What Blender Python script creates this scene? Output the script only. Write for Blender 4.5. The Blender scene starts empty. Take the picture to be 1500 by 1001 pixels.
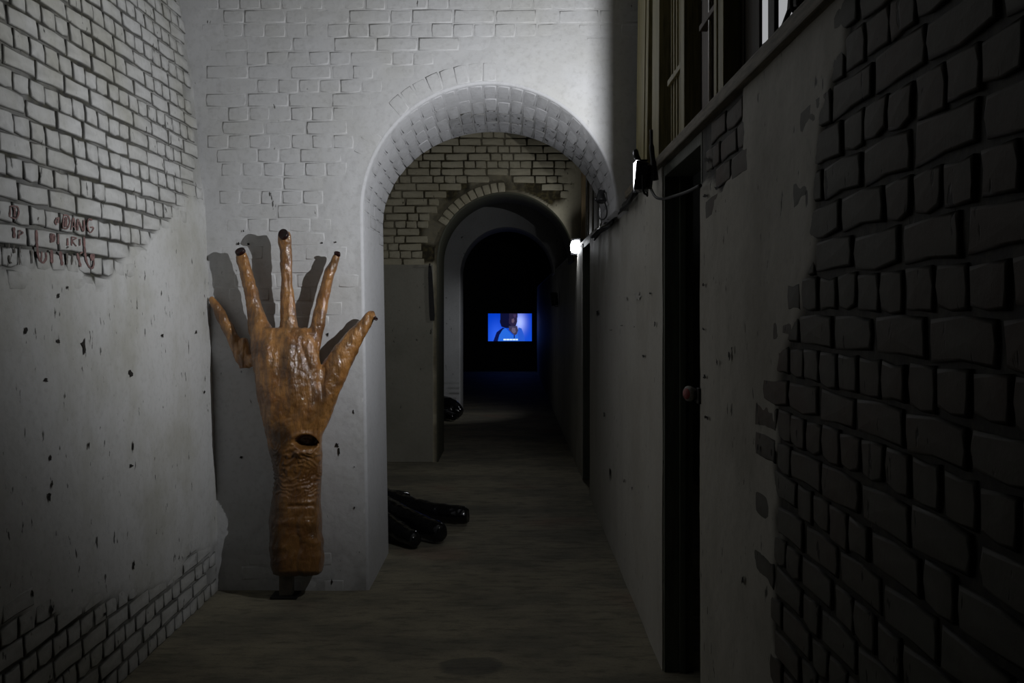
import bpy, bmesh, math, random
import numpy as np
from mathutils import Matrix, Vector

random.seed(7)
RNG = np.random.default_rng(11)
scene = bpy.context.scene
COL = scene.collection

# ------------------------------------------------------------------ camera, world, exposure
F = 1500 * 35 / 36.0            # focal length in pixels of the 1500 px wide frame
CAMZ = 1.5
HOR = 456.0                     # horizon row
cd = bpy.data.cameras.new('camera')
cd.sensor_width = 36.0
cd.lens = 35.0
cd.shift_y = -(500.5 - HOR) / 1500.0
cd.clip_start = 0.05
cam = bpy.data.objects.new('camera', cd)
cam.location = (0, 0, CAMZ)
cam.rotation_euler = (math.radians(90), 0, 0)
COL.objects.link(cam)
scene.camera = cam
w = bpy.data.worlds.new('night')
w.use_nodes = True
w.node_tree.nodes['Background'].inputs['Color'].default_value = (0.01, 0.012, 0.015, 1)
w.node_tree.nodes['Background'].inputs['Strength'].default_value = 0.0
scene.world = w
scene.view_settings.view_transform = 'Standard'
scene.view_settings.look = 'None'
scene.view_settings.exposure = 0.0
scene.view_settings.gamma = 1.0
scene.view_settings.use_curve_mapping = False

LAMP_NEAR = 9.0      # radiance of the lamp lenses
LAMP_BEND = 105.0
LAMP_FAR = 6.0
KEY_WATTS = 99.0     # the near flood lamp's beam
KEY_AIM = (-0.73, 0.57, 0.56)
KEY_CONE, KEY_BLEND = 176.0, 0.75
WINDOW_GLOW = 0.36

# ------------------------------------------------------------------ measures (metres)
D1, D2 = 5.35, 6.18          # first arched wall, front and back
D3, D3B = 9.90, 10.73        # second arched wall
D4, D4B = 14.45, 15.28       # third arched wall
XR = 0.627                   # face of the right-hand wall
WT = 2.104                   # its height
XB = 0.74                    # its back
SIDE = 1.6                   # wall of the side room
CEIL = 4.2


def ray(x, y, d):
    return Vector(((x - 750) / F * d, d, CAMZ + (HOR - y) / F * d))


_LZ = np.array([-0.1, 0, .605, 1.339, 1.706, 2.07, 2.44, 2.81, 3.17, 3.6, 4.3])
_LX = np.array([-1.577, -1.578, -1.592, -1.618, -1.634, -1.652, -1.682, -1.724, -1.779, -1.86, -2.02])


def XL(z):
    return np.interp(z, _LZ, _LX)


# ------------------------------------------------------------------ noise
def _hash(ix, iy, iz, seed):
    n = (ix.astype(np.int64) * 374761393 + iy.astype(np.int64) * 668265263 + iz.astype(np.int64) * 2147483647 + seed * 974711) & 0xffffffff
    n = ((n ^ (n >> 13)) * 1274126177) & 0xffffffff
    n = ((n ^ (n >> 16)) * 2246822519) & 0xffffffff
    n = n ^ (n >> 15)
    return (n & 0xffffff) / float(0xffffff)


def vnoise(x, y, z, seed=0):
    x, y, z = np.broadcast_arrays(np.asarray(x, float), np.asarray(y, float), np.asarray(z, float))
    ix, iy, iz = np.floor(x), np.floor(y), np.floor(z)
    fx, fy, fz = x - ix, y - iy, z - iz
    fx = fx * fx * (3 - 2 * fx); fy = fy * fy * (3 - 2 * fy); fz = fz * fz * (3 - 2 * fz)
    r = 0
    for a in (0, 1):
        for b in (0, 1):
            for c in (0, 1):
                wgt = (fx if a else 1 - fx) * (fy if b else 1 - fy) * (fz if c else 1 - fz)
                r = r + wgt * _hash(ix + a, iy + b, iz + c, seed)
    return r


def fbm(x, y, z=0.0, seed=0, oct=3):
    r, amp, tot = 0, 1.0, 0
    for k in range(oct):
        r = r + amp * vnoise(np.asarray(x) * 2 ** k, np.asarray(y) * 2 ** k, np.asarray(z) * 2 ** k, seed + 17 * k)
        tot += amp
        amp *= 0.5
    return r / tot


def sstep(a, b, x):
    t = np.clip((x - a) / (b - a), 0, 1)
    return t * t * (3 - 2 * t)


# ------------------------------------------------------------------ materials
def nt(name):
    m = bpy.data.materials.new(name)
    m.use_nodes = True
    t = m.node_tree
    return m, t, t.nodes, t.links, t.nodes['Principled BSDF']


def math_node(N, L, op, a, b=None, c=None):
    n = N.new('ShaderNodeMath'); n.operation = op
    for i, v in enumerate((a, b, c)):
        if v is None:
            continue
        if isinstance(v, (int, float)):
            n.inputs[i].default_value = v
        else:
            L.new(v, n.inputs[i])
    return n.outputs[0]


def mix_col(N, L, fac, a, b, mode='MIX'):
    n = N.new('ShaderNodeMix'); n.data_type = 'RGBA'; n.blend_type = mode
    if isinstance(fac, (int, float)):
        n.inputs[0].default_value = fac
    else:
        L.new(fac, n.inputs[0])
    for i, v in ((6, a), (7, b)):
        if isinstance(v, tuple):
            n.inputs[i].default_value = (*v, 1) if len(v) == 3 else v
        else:
            L.new(v, n.inputs[i])
    return n.outputs[2]


def noise_node(N, L, vec, scale, detail=3, rough=0.5, stretch=None):
    if stretch:
        mp = N.new('ShaderNodeMapping'); mp.inputs['Scale'].default_value = stretch
        L.new(vec, mp.inputs['Vector']); vec = mp.outputs[0]
    n = N.new('ShaderNodeTexNoise')
    n.inputs['Scale'].default_value = scale
    n.inputs['Detail'].default_value = detail
    n.inputs['Roughness'].default_value = rough
    L.new(vec, n.inputs['Vector'])
    return n.outputs['Fac']


def ramp(N, L, fac, a, b):
    n = N.new('ShaderNodeMapRange'); n.interpolation_type = 'SMOOTHSTEP'
    n.inputs['From Min'].default_value = a; n.inputs['From Max'].default_value = b
    L.new(fac, n.inputs['Value'])
    return n.outputs[0]


def paint(name, base, dark=(0.022, 0.02, 0.014), stain=(0.30, 0.29, 0.24), pits=0.63, rough=0.62, bump=0.35, stain_amt=0.5):
    """old limewash over brick: world-position noise, chips down to dark brick, open joints by the mesh's grime attribute"""
    m, t, N, L, B = nt(name)
    pos = N.new('ShaderNodeNewGeometry').outputs['Position']
    big = ramp(N, L, noise_node(N, L, pos, 1.7, 4, 0.6), 0.42, 0.72)
    col = mix_col(N, L, math_node(N, L, 'MULTIPLY', big, stain_amt), base, stain)
    streak = ramp(N, L, noise_node(N, L, pos, 5.0, 4, 0.6, (1, 1, 0.22)), 0.5, 0.8)
    col = mix_col(N, L, math_node(N, L, 'MULTIPLY', streak, 0.30 * stain_amt + .08), col, stain)
    inf = N.new('ShaderNodeObjectInfo').outputs['Random']
    col = mix_col(N, L, math_node(N, L, 'MULTIPLY', inf, 0.12), col, stain)
    fine = noise_node(N, L, pos, 38, 5, 0.65)
    col = mix_col(N, L, math_node(N, L, 'MULTIPLY', ramp(N, L, fine, 0.45, 0.75), 0.16), col, (0.12, 0.11, 0.09))
    area = noise_node(N, L, pos, 2.6, 2, 0.5)
    pit = noise_node(N, L, pos, 30, 3, 0.55, (1, 1, 0.45))
    pitv = ramp(N, L, math_node(N, L, 'ADD', pit, math_node(N, L, 'MULTIPLY', math_node(N, L, 'SUBTRACT', area, 0.5), 0.22)), pits + .03, pits + 0.10)
    col = mix_col(N, L, math_node(N, L, 'MULTIPLY', pitv, 0.85), col, dark)
    at = N.new('ShaderNodeAttribute'); at.attribute_name = 'grime_shade'  # open-joint grime, with painted shade at the arches
    g = at.outputs['Fac']
    gn = noise_node(N, L, pos, 22, 4, 0.6)
    gd = mix_col(N, L, ramp(N, L, gn, 0.4, 0.68), dark, (dark[0] * 3.2, dark[1] * 3.2, dark[2] * 2.6))
    col = mix_col(N, L, g, col, gd)
    L.new(col, B.inputs['Base Color'])
    B.inputs['Roughness'].default_value = rough
    B.inputs['Specular IOR Level'].default_value = 0.25
    bp = N.new('ShaderNodeBump'); bp.inputs['Strength'].default_value = bump; bp.inputs['Distance'].default_value = 0.004
    h = math_node(N, L, 'ADD', noise_node(N, L, pos, 26, 5, 0.6), math_node(N, L, 'MULTIPLY', pitv, -0.9))
    L.new(h, bp.inputs['Height'])
    L.new(bp.outputs[0], B.inputs['Normal'])
    return m


def plain(name, base, rough=0.6, metallic=0.0, var=0.35, scale=12, stretch=None, bump=0.15, spec=0.4):
    m, t, N, L, B = nt(name)
    pos = N.new('ShaderNodeTexCoord').outputs['Object']
    n = noise_node(N, L, pos, scale, 4, 0.6, stretch)
    col = mix_col(N, L, ramp(N, L, n, 0.35, 0.7), base, tuple(c * (1 - var) for c in base))
    L.new(col, B.inputs['Base Color'])
    B.inputs['Roughness'].default_value = rough
    B.inputs['Metallic'].default_value = metallic
    B.inputs['Specular IOR Level'].default_value = spec
    bp = N.new('ShaderNodeBump'); bp.inputs['Strength'].default_value = bump; bp.inputs['Distance'].default_value = 0.003
    L.new(n, bp.inputs['Height']); L.new(bp.outputs[0], B.inputs['Normal'])
    return m


def glow(name, col, strength):
    m, t, N, L, B = nt(name)
    N.remove(B)
    e = N.new('ShaderNodeEmission')
    e.inputs['Color'].default_value = (*col, 1); e.inputs['Strength'].default_value = strength
    L.new(e.outputs[0], N['Material Output'].inputs['Surface'])
    return m


M = {}
M['left'] = paint('paint_left_wall', (0.57, 0.57, 0.565), stain=(0.37, 0.36, 0.30), dark=(0.014, 0.013, 0.009), stain_amt=0.7, bump=0.45)
M['end'] = paint('paint_end_wall', (0.60, 0.60, 0.61), stain=(0.46, 0.45, 0.40), pits=0.70, bump=0.5, stain_amt=0.35)
M['soffit'] = paint('paint_arch', (0.58, 0.58, 0.60), stain=(0.40, 0.40, 0.40), pits=0.72, bump=0.4, stain_amt=0.35)
M['soffit_grey'] = paint('grey_arch_paint', (0.45, 0.45, 0.47), stain=(0.26, 0.26, 0.26), pits=0.58, bump=0.8, stain_amt=0.9)  # greyer, rougher paint for rear bricks of the arch's top and right
M['middle'] = paint('paint_middle_wall', (0.52, 0.475, 0.35), stain=(0.30, 0.26, 0.165), dark=(0.03, 0.024, 0.012), pits=0.64)
M['coat'] = paint('grey_green_plaster', (0.30, 0.285, 0.235), stain=(0.19, 0.185, 0.145), pits=0.66)
M['dirty_shaded'] = paint('grimy_shaded_arch_paint', (0.065, 0.065, 0.045), stain=(0.04, 0.04, 0.028), pits=0.66)  # greenish dirt darkened to near-black: the lining's shade put into its colour
M['far'] = paint('paint_far_wall', (0.5, 0.5, 0.5), stain=(0.35, 0.35, 0.34), pits=0.66)
M['right'] = paint('paint_right_wall', (0.50, 0.48, 0.425), stain=(0.22, 0.20, 0.155), dark=(0.012, 0.011, 0.008), pits=0.64)
M['right_lit'] = paint('paint_right_wall_beyond', (0.55, 0.535, 0.49), stain=(0.36, 0.335, 0.28), dark=(0.012, 0.011, 0.008), pits=0.66)  # paler copy of the right wall paint, bounce light put into its colour
M['right_brick'] = paint('paint_right_bricks', (0.13, 0.13, 0.112), stain=(0.10, 0.062, 0.048), dark=(0.010, 0.009, 0.007), pits=0.62, stain_amt=0.8)
M['shell'] = paint('paint_vault', (0.30, 0.30, 0.29), pits=0.75)
M['dim'] = plain('dark_plaster', (0.05, 0.05, 0.045), 0.85)
M['timber'] = plain('olive_painted_timber', (0.32, 0.275, 0.125), 0.55, scale=7, stretch=(9, 9, 0.6), var=0.5, bump=0.4)
M['timber_dark'] = plain('dark_brown_timber', (0.045, 0.033, 0.022), 0.6, scale=7, stretch=(9, 9, 0.6), var=0.5, bump=0.4)
M['timber_red'] = plain('red_brown_timber', (0.11, 0.08, 0.06), 0.6, scale=7, stretch=(9, 9, 0.6), var=0.4, bump=0.4)
M['rail'] = plain('weathered_rail_timber', (0.22, 0.19, 0.14), 0.65, scale=9, stretch=(9, 0.8, 9), var=0.5, bump=0.4)
M['frame'] = plain('dark_green_door_timber', (0.13, 0.14, 0.11), 0.55, scale=6, stretch=(9, 9, 0.6), bump=0.2)
M['tan'] = plain('tan_timber', (0.42, 0.31, 0.17), 0.55, scale=7, stretch=(9, 9, 0.6))
M['iron'] = plain('dark_iron', (0.02, 0.019, 0.018), 0.6, 0.3, scale=30)
M['black_plastic'] = plain('black_plastic', (0.012, 0.012, 0.013), 0.38, scale=40, bump=0.05)
M['cable'] = plain('black_rubber', (0.010, 0.010, 0.010), 0.55, scale=40, bump=0.05)
M['bar'] = plain('pale_metal_bar', (0.85, 0.85, 0.85), 0.22, 1.0, scale=20, bump=0.05)
M['lens_near'] = glow('lit_lens_near', (0.96, 0.98, 1.0), LAMP_NEAR)
M['dead_lens'] = plain('dark_glass_lens', (0.03, 0.03, 0.03), 0.15, scale=10, bump=0.0)
M['lens_bend'] = glow('lit_lens_bend', (0.93, 0.96, 1.0), LAMP_BEND)
M['lens_far'] = glow('lit_lens_far', (0.92, 0.95, 1.0), LAMP_FAR)
M['pane'] = glow('lit_frosted_pane', (0.95, 0.97, 1.0), WINDOW_GLOW)
M['ink'] = plain('faded_red_paint', (0.155, 0.088, 0.082), 0.75, scale=45, var=-0.9, bump=0.05)
M['ink_dark'] = plain('faded_dark_paint', (0.095, 0.086, 0.076), 0.75, scale=45, var=-0.9, bump=0.05)
M['chip'] = plain('exposed_dark_brick', (0.018, 0.015, 0.012), 0.85, scale=60)
M['putty'] = plain('pale_filler', (0.55, 0.54, 0.50), 0.7, scale=30)
M['knob_red'] = plain('faded_red_knob', (0.42, 0.085, 0.08), 0.4, scale=60, var=0.5, bump=0.05)
M['knob_white'] = plain('chalky_knob_rim', (0.32, 0.30, 0.28), 0.5, scale=60, bump=0.05)
M['post'] = plain('grey_brown_post', (0.19, 0.17, 0.14), 0.7, scale=20)
M['cloth'] = plain('dark_folded_cloth', (0.03, 0.026, 0.022), 0.8, scale=20)
M['socket'] = plain('dark_maroon_hollow', (0.022, 0.006, 0.006), 0.35, scale=40, bump=0.1)


def hand_material():
    m, t, N, L, B = nt('varnished_brown_paper_skin')
    pos = N.new('ShaderNodeTexCoord').outputs['Object']
    at = N.new('ShaderNodeAttribute'); at.attribute_name = 'stain'  # varnish stains plus the hand's painted shade
    n1 = noise_node(N, L, pos, 9, 5, 0.65)
    n2 = noise_node(N, L, pos, 34, 4, 0.65, (1.6, 1.6, 0.5))
    col = mix_col(N, L, ramp(N, L, n1, 0.35, 0.68), (0.45, 0.215, 0.062), (0.24, 0.095, 0.02))
    col = mix_col(N, L, math_node(N, L, 'MULTIPLY', ramp(N, L, n2, 0.48, 0.72), 0.55), col, (0.17, 0.065, 0.014))
    col = mix_col(N, L, at.outputs['Fac'], col, (0.016, 0.007, 0.002))
    L.new(col, B.inputs['Base Color'])
    L.new(math_node(N, L, 'MULTIPLY_ADD', n1, 0.35, 0.22), B.inputs['Roughness'])
    B.inputs['Coat Weight'].default_value = 0.9
    B.inputs['Coat Roughness'].default_value = 0.09
    bp = N.new('ShaderNodeBump'); bp.inputs['Strength'].default_value = 0.75; bp.inputs['Distance'].default_value = 0.009
    h = math_node(N, L, 'ADD', n2, math_node(N, L, 'MULTIPLY', noise_node(N, L, pos, 70, 3, 0.6, (1, 1, 0.4)), 0.4))
    L.new(h, bp.inputs['Height']); L.new(bp.outputs[0], B.inputs['Normal'])
    L.new(bp.outputs[0], B.inputs['Coat Normal'])
    return m


M['hand'] = hand_material()
M['black_hand'] = plain('glossy_black_lacquer', (0.006, 0.006, 0.007), 0.16, scale=24, bump=0.35, spec=0.6)


def floor_material():
    m, t, N, L, B = nt('worn_concrete')
    pos = N.new('ShaderNodeNewGeometry').outputs['Position']
    a = noise_node(N, L, pos, 1.3, 5, 0.65, (1, 1.6, 1))
    b = noise_node(N, L, pos, 9, 5, 0.65, (0.7, 2.0, 1))
    c = noise_node(N, L, pos, 70, 3, 0.6)
    col = mix_col(N, L, ramp(N, L, a, 0.35, 0.68), (0.30, 0.27, 0.195), (0.17, 0.158, 0.122))
    red = ramp(N, L, noise_node(N, L, pos, 1.1, 2, 0.5), 0.60, 0.74)
    col = mix_col(N, L, math_node(N, L, 'MULTIPLY', red, 0.5), col, (0.25, 0.145, 0.11))
    col = mix_col(N, L, math_node(N, L, 'MULTIPLY', ramp(N, L, b, 0.45, 0.72), 0.6), col, (0.085, 0.08, 0.068))
    col = mix_col(N, L, math_node(N, L, 'MULTIPLY', ramp(N, L, c, 0.5, 0.75), 0.3), col, (0.07, 0.065, 0.055))
    vm = N.new('ShaderNodeVectorMath'); vm.operation = 'SUBTRACT'; vm.inputs[1].default_value = (-0.17, 4.21, 0)
    L.new(pos, vm.inputs[0])
    vs_ = N.new('ShaderNodeVectorMath'); vs_.operation = 'MULTIPLY'; vs_.inputs[1].default_value = (7.2, 9.5, 0)
    L.new(vm.outputs[0], vs_.inputs[0])
    vl = N.new('ShaderNodeVectorMath'); vl.operation = 'LENGTH'
    L.new(vs_.outputs[0], vl.inputs[0])
    spot = ramp(N, L, math_node(N, L, 'ADD', vl.outputs['Value'], b), 1.65, 1.35)
    col = mix_col(N, L, math_node(N, L, 'MULTIPLY', spot, 0.6), col, (0.06, 0.06, 0.06))
    L.new(col, B.inputs['Base Color'])
    L.new(math_node(N, L, 'MULTIPLY_ADD', b, 0.4, 0.55), B.inputs['Roughness'])
    B.inputs['Specular IOR Level'].default_value = 0.15
    bp = N.new('ShaderNodeBump'); bp.inputs['Strength'].default_value = 0.5; bp.inputs['Distance'].default_value = 0.006
    L.new(math_node(N, L, 'ADD', b, math_node(N, L, 'MULTIPLY', c, 0.35)), bp.inputs['Height'])
    L.new(bp.outputs[0], B.inputs['Normal'])
    return m


M['floor'] = floor_material()


# ------------------------------------------------------------------ mesh helpers
def mesh_obj(name, verts, faces, m, parent=None, smooth=True, attr=None, matrix=None):
    me = bpy.data.meshes.new(name)
    verts = np.asarray(verts, float)
    if isinstance(faces, np.ndarray):
        k = faces.shape[1]
        me.vertices.add(len(verts)); me.vertices.foreach_set('co', verts.ravel())
        me.loops.add(faces.size); me.loops.foreach_set('vertex_index', faces.ravel().astype(np.int32))
        me.polygons.add(len(faces))
        me.polygons.foreach_set('loop_start', (np.arange(len(faces)) * k).astype(np.int32))
        me.update(calc_edges=True)
    else:
        me.from_pydata([tuple(v) for v in verts], [], faces)
    me.validate()
    if smooth:
        me.polygons.foreach_set('use_smooth', np.ones(len(me.polygons), bool))
    if attr:
        for k, v in attr.items():
            a = me.attributes.new(k, 'FLOAT', 'POINT')
            a.data.foreach_set('value', np.asarray(v, np.float32))
    me.materials.append(m)
    o = bpy.data.objects.new(name, me)
    COL.objects.link(o)
    if parent is not None:
        o.parent = parent
    if matrix is not None:
        o.matrix_world = matrix
    return o


def bm_obj(name, bm, m, parent=None, smooth=False):
    bmesh.ops.recalc_face_normals(bm, faces=bm.faces)
    me = bpy.data.meshes.new(name)
    bm.to_mesh(me); bm.free()
    if smooth:
        me.polygons.foreach_set('use_smooth', np.ones(len(me.polygons), bool))
    me.materials.append(m)
    o = bpy.data.objects.new(name, me)
    COL.objects.link(o)
    if parent is not None:
        o.parent = parent
    return o


def bm_box(bm, x0, x1, y0, y1, z0, z1, bevel=0.0, mat=None):
    vs = [bm.verts.new((x, y, z)) for x in (x0, x1) for y in (y0, y1) for z in (z0, z1)]
    fs = [(0, 1, 3, 2), (4, 6, 7, 5), (0, 4, 5, 1), (2, 3, 7, 6), (0, 2, 6, 4), (1, 5, 7, 3)]
    faces = [bm.faces.new([vs[i] for i in f]) for f in fs]
    if bevel:
        edges = list({e for f in faces for e in f.edges})
        r = bmesh.ops.bevel(bm, geom=edges, offset=bevel, segments=2, affect='EDGES', profile=0.6)
        vs = list({v for f in r['faces'] for v in f.verts} | {v for v in vs if v.is_valid})
    if mat is not None:
        bmesh.ops.transform(bm, matrix=mat, verts=vs)
    return vs


def box_obj(name, x0, x1, y0, y1, z0, z1, m, parent=None, bevel=0.0):
    bm = bmesh.new()
    bm_box(bm, x0, x1, y0, y1, z0, z1, bevel)
    return bm_obj(name, bm, m, parent)


def tube_geo(pts, radii, seg=12, squash=1.0, cap=True):
    """closed tube along points: verts, faces (quads and end fans)"""
    pts = [Vector(p) for p in pts]
    V, Fc = [], []
    up = None
    n = len(pts)
    for i, p in enumerate(pts):
        d = (pts[min(i + 1, n - 1)] - pts[max(i - 1, 0)]).normalized()
        if up is None:
            up = Vector((0, 1, 0)) if abs(d.y) < 0.9 else Vector((0, 0, 1))
        a = d.cross(up)
        if a.length < 1e-4:
            a = d.orthogonal()
        a.normalize()
        b = a.cross(d).normalized()
        up = b
        r = radii[i] if hasattr(radii, '__len__') else radii
        for k in range(seg):
            t = 2 * math.pi * k / seg
            V.append(p + a * (math.cos(t) * r) + b * (math.sin(t) * r * squash))
    for i in range(n - 1):
        for k in range(seg):
            k2 = (k + 1) % seg
            Fc.append((i * seg + k, i * seg + k2, (i + 1) * seg + k2, (i + 1) * seg + k))
    if cap:
        for i, rev in ((0, True), (n - 1, False)):
            c = len(V)
            V.append(pts[i])
            for k in range(seg):
                k2 = (k + 1) % seg
                a, b = i * seg + k, i * seg + k2
                Fc.append((c, b, a) if rev else (c, a, b))
    return V, Fc


def spline(pts, n):
    """Catmull-Rom through rows of numbers"""
    P = np.asarray(pts, float)
    P = np.vstack([2 * P[0] - P[1], P, 2 * P[-1] - P[-2]])
    out = []
    for i in range(1, len(P) - 2):
        for t in np.linspace(0, 1, n, endpoint=False):
            a, b, c, d = P[i - 1:i + 3]
            out.append(0.5 * (2 * b + (c - a) * t + (2 * a - 5 * b + 4 * c - d) * t * t + (3 * b - a - 3 * c + d) * t ** 3))
    out.append(P[-2])
    return np.array(out)


def tube_obj(name, pts, r, m, parent=None, seg=8, sub=6):
    P = spline([tuple(p) for p in pts], sub) if sub > 1 else pts
    V, Fc = tube_geo(P, r, seg)
    return mesh_obj(name, V, Fc, m, parent)


def tag(o, label, cat, group=None, kind=None):
    o['label'] = label
    o['category'] = cat
    if group:
        o['group'] = group
    if kind:
        o['kind'] = kind
    return o


def thing(name, loc, label, cat, group=None, rot=(0, 0, 0)):
    o = bpy.data.objects.new(name, None)
    o.empty_display_size = 0.1
    o.location = loc
    o.rotation_euler = rot
    COL.objects.link(o)
    return tag(o, label, cat, group)


def struct(o, label, cat):
    return tag(o, label, cat, None, 'structure')


# ------------------------------------------------------------------ bricks
def brick_mesh(name, wd, ht, dp, m, seed, jit=0.004, soft=0.007, dirt=0.0):
    rg = np.random.default_rng(seed)
    base = [(-1, -1), (0, -1), (1, -1), (1, 0), (1, 1), (0, 1), (-1, 1), (-1, 0)]
    rings = []
    j = rg.uniform(-jit, jit, (8, 2))
    for k, (ins, z) in enumerate(((0.0, -dp), (0.0, -soft * 0.8), (soft, -rg.uniform(0, 0.0012)))):
        for q, (a, b) in enumerate(base):
            cut = 0.82 if a and b and k == 2 else 1
            x = (a * (wd / 2 - ins)) * cut ** 0.25 + j[q, 0] * (0.5 if b and not a else 1)
            y = (b * (ht / 2 - ins)) * cut ** 0.5 + j[q, 1]
            rings.append((x, y, z))
    V = rings + [(rg.uniform(-wd / 8, wd / 8), 0, rg.uniform(0, 0.0012))]
    Fc = []
    for r in (0, 1):
        for q in range(8):
            q2 = (q + 1) % 8
            Fc.append((r * 8 + q, r * 8 + q2, r * 8 + 8 + q2, r * 8 + 8 + q))
    for q in range(8):
        Fc.append((24, 16 + q, 16 + (q + 1) % 8))
    me = bpy.data.meshes.new(name)
    me.from_pydata(V, [], Fc)
    me.polygons.foreach_set('use_smooth', np.array([True] * 16 + [False] * 8))
    me.materials.append(m)
    if dirt:
        a = me.attributes.new('grime_shade', 'FLOAT', 'POINT')
        a.data.foreach_set('value', np.array([dirt] * 16 + [dirt * rg.uniform(0.0, 0.35) for _ in range(8)] + [0], np.float32))
    return me


def pix_area(mat, wd, ht):
    """rough pixel area of a brick in the frame; 0 outside"""
    c = mat.translation
    if c.y < 0.3:
        return 0
    x = 750 + F * c.x / c.y
    y = HOR - F * (c.z - CAMZ) / c.y
    if x < -40 or x > 1540 or y < -40 or y > 1040:
        return 0
    n = Vector((mat[0][2], mat[1][2], mat[2][2]))
    v = Vector((-c.x, -c.y, CAMZ - c.z))
    cosv = max(0, n.dot(v.normalized()))
    return wd * ht * cosv * (F / c.y) ** 2


def place_bricks(items, variants, parent, field_parent, m, name='brick', most=296):
    """items: (matrix, kind). The largest in view become parts, the others one joined part"""
    dims = {k: (v[1], v[2]) for k, v in variants.items()}
    order = sorted(items, key=lambda it: -pix_area(it[0], *dims[it[1]]))
    rest_v, rest_f, n0, rest_g = [], [], 0, []
    pinv = parent.matrix_world.inverted()
    for i, (mat, kind) in enumerate(order):
        me = random.choice(variants[kind][0]) if kind != 'd' else random.choice(variants['d'][0])
        if i < most and pix_area(mat, *dims[kind]) > 0:
            o = bpy.data.objects.new(name, me)
            COL.objects.link(o)
            o.parent = parent
            o.matrix_parent_inverse = Matrix.Identity(4)
            o.matrix_basis = mat
        else:
            co = [mat @ v.co for v in me.vertices]
            rest_v += co
            ga = me.attributes.get('grime_shade')
            rest_g += [d.value for d in ga.data] if ga else [0.0] * len(co)
            for p in me.polygons:
                rest_f.append([n0 + q for q in p.vertices])
            n0 += len(co)
    if rest_v:
        o = mesh_obj('brick_field', rest_v, rest_f, m, field_parent, attr={'grime_shade': rest_g})
        o['kind'] = 'stuff'


def variants_for(tagname, m, hd=(0.102, 0.064), st=(0.214, 0.064), dp=0.03, jit=0.004, soft=0.007, dirt=0.0):
    return {'h': ([brick_mesh(tagname + '_header', hd[0], hd[1], dp, m, 10 + k, jit, soft, dirt) for k in range(7)], *hd),
            's': ([brick_mesh(tagname + '_stretcher', st[0], st[1], dp, m, 40 + k, jit, soft, dirt) for k in range(7)], *st)}


def frame_mat(p, eu, ev, n, tilt=0.0, s=(1, 1)):
    a = Matrix(((eu[0] * s[0], ev[0] * s[1], n[0], p[0]), (eu[1] * s[0], ev[1] * s[1], n[1], p[1]), (eu[2] * s[0], ev[2] * s[1], n[2], p[2]), (0, 0, 0, 1)))
    if tilt:
        a = a @ Matrix.Rotation(random.uniform(-tilt, tilt), 4, 'X') @ Matrix.Rotation(random.uniform(-tilt, tilt), 4, 'Y') @ Matrix.Rotation(random.uniform(-tilt, tilt) * 0.5, 4, 'Z')
    return a


def bond(u0, u1, v0, v1, course=0.075, phase=0, mixed=0.0):
    """English bond: rows of headers and rows of stretchers by turns -> (u, v, kind)"""
    out = []
    nrow = int((v1 - v0) / course)
    for r in range(nrow):
        v = v0 + (r + 0.5) * course
        head = (r + phase) % 2 == 0
        u = u0 - random.uniform(0, 0.2)
        while u < u1:
            k = 'h' if head else 's'
            if random.random() < mixed:
                k = 's' if k == 'h' else 'h'
            wd = 0.1125 if k == 'h' else 0.225
            out.append((u + wd / 2, v, k))
            u += wd
    return out


def grid(us, vs):
    U, Vv = np.meshgrid(us, vs, indexing='ij')
    nu, nv = len(us), len(vs)
    i = np.arange((nu - 1) * (nv - 1))
    a = (i // (nv - 1)) * nv + i % (nv - 1)
    Fq = np.stack([a, a + nv, a + nv + 1, a + 1], 1)
    return U.ravel(), Vv.ravel(), Fq


# ------------------------------------------------------------------ floor and ceiling
us = np.concatenate([np.arange(-2.8, 1.75, 0.1)])
vs = np.concatenate([np.arange(-3.0, 9.0, 0.1), np.arange(9.0, 25.6, 0.4)])
U, Vv, Fq = grid(us, vs)
Z = (fbm(U * 2.2, Vv * 2.2, 0, 5) - 0.5) * 0.008 - 0.002
fl = mesh_obj('floor', np.stack([U, Vv, Z], 1), Fq, M['floor'])
struct(fl, 'dark worn concrete floor of the passage with blotches', 'floor')
ce = box_obj('ceiling', -2.8, 1.7, -3, 25.5, CEIL, CEIL + 0.1, M['shell'])
struct(ce, 'whitewashed vault high over the passage', 'ceiling')

# ------------------------------------------------------------------ left wall (flares out upwards)
us = np.concatenate([np.arange(-2.6, 1.75, 0.1), np.arange(1.75, D1 + 0.0051, 0.0092)])
us[-1] = D1 + 0.02
vs = np.concatenate([np.arange(-0.02, 3.4, 0.0095), np.arange(3.42, CEIL + 0.06, 0.1)])
U, Vv, Fq = grid(us, vs)


def left_bare(u, v):
    wob = (fbm(u * 3, v * 3, 0, 21) - 0.5) * 0.35
    edge = np.interp(u, [2.5, 3.3, 4.3, 4.7, 5.3], [1.60, 1.66, 1.76, 1.92, 2.12])
    top = sstep(-0.10, 0.10, v - edge + wob * 0.7) * np.interp(u, [3, 4.4, 5.0, 5.4], [1, 1, .72, .55])
    low = sstep(-0.07, 0.07, np.interp(u, [2.5, 3.4, 4.4, 5.3], [.62, .50, .30, .24]) - v + wob * 0.5) * 0.62
    mid = 0.30 * sstep(0.60, 0.72, fbm(u * 2.2, v * 2.2, 0, 3)) * sstep(4.4, 3.4, u)
    b = np.maximum(top, low)
    fine = fbm(u * 9, v * 9, 0, 33)
    return np.clip(b * (0.55 + 0.9 * fine), 0, 1), fine


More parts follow.
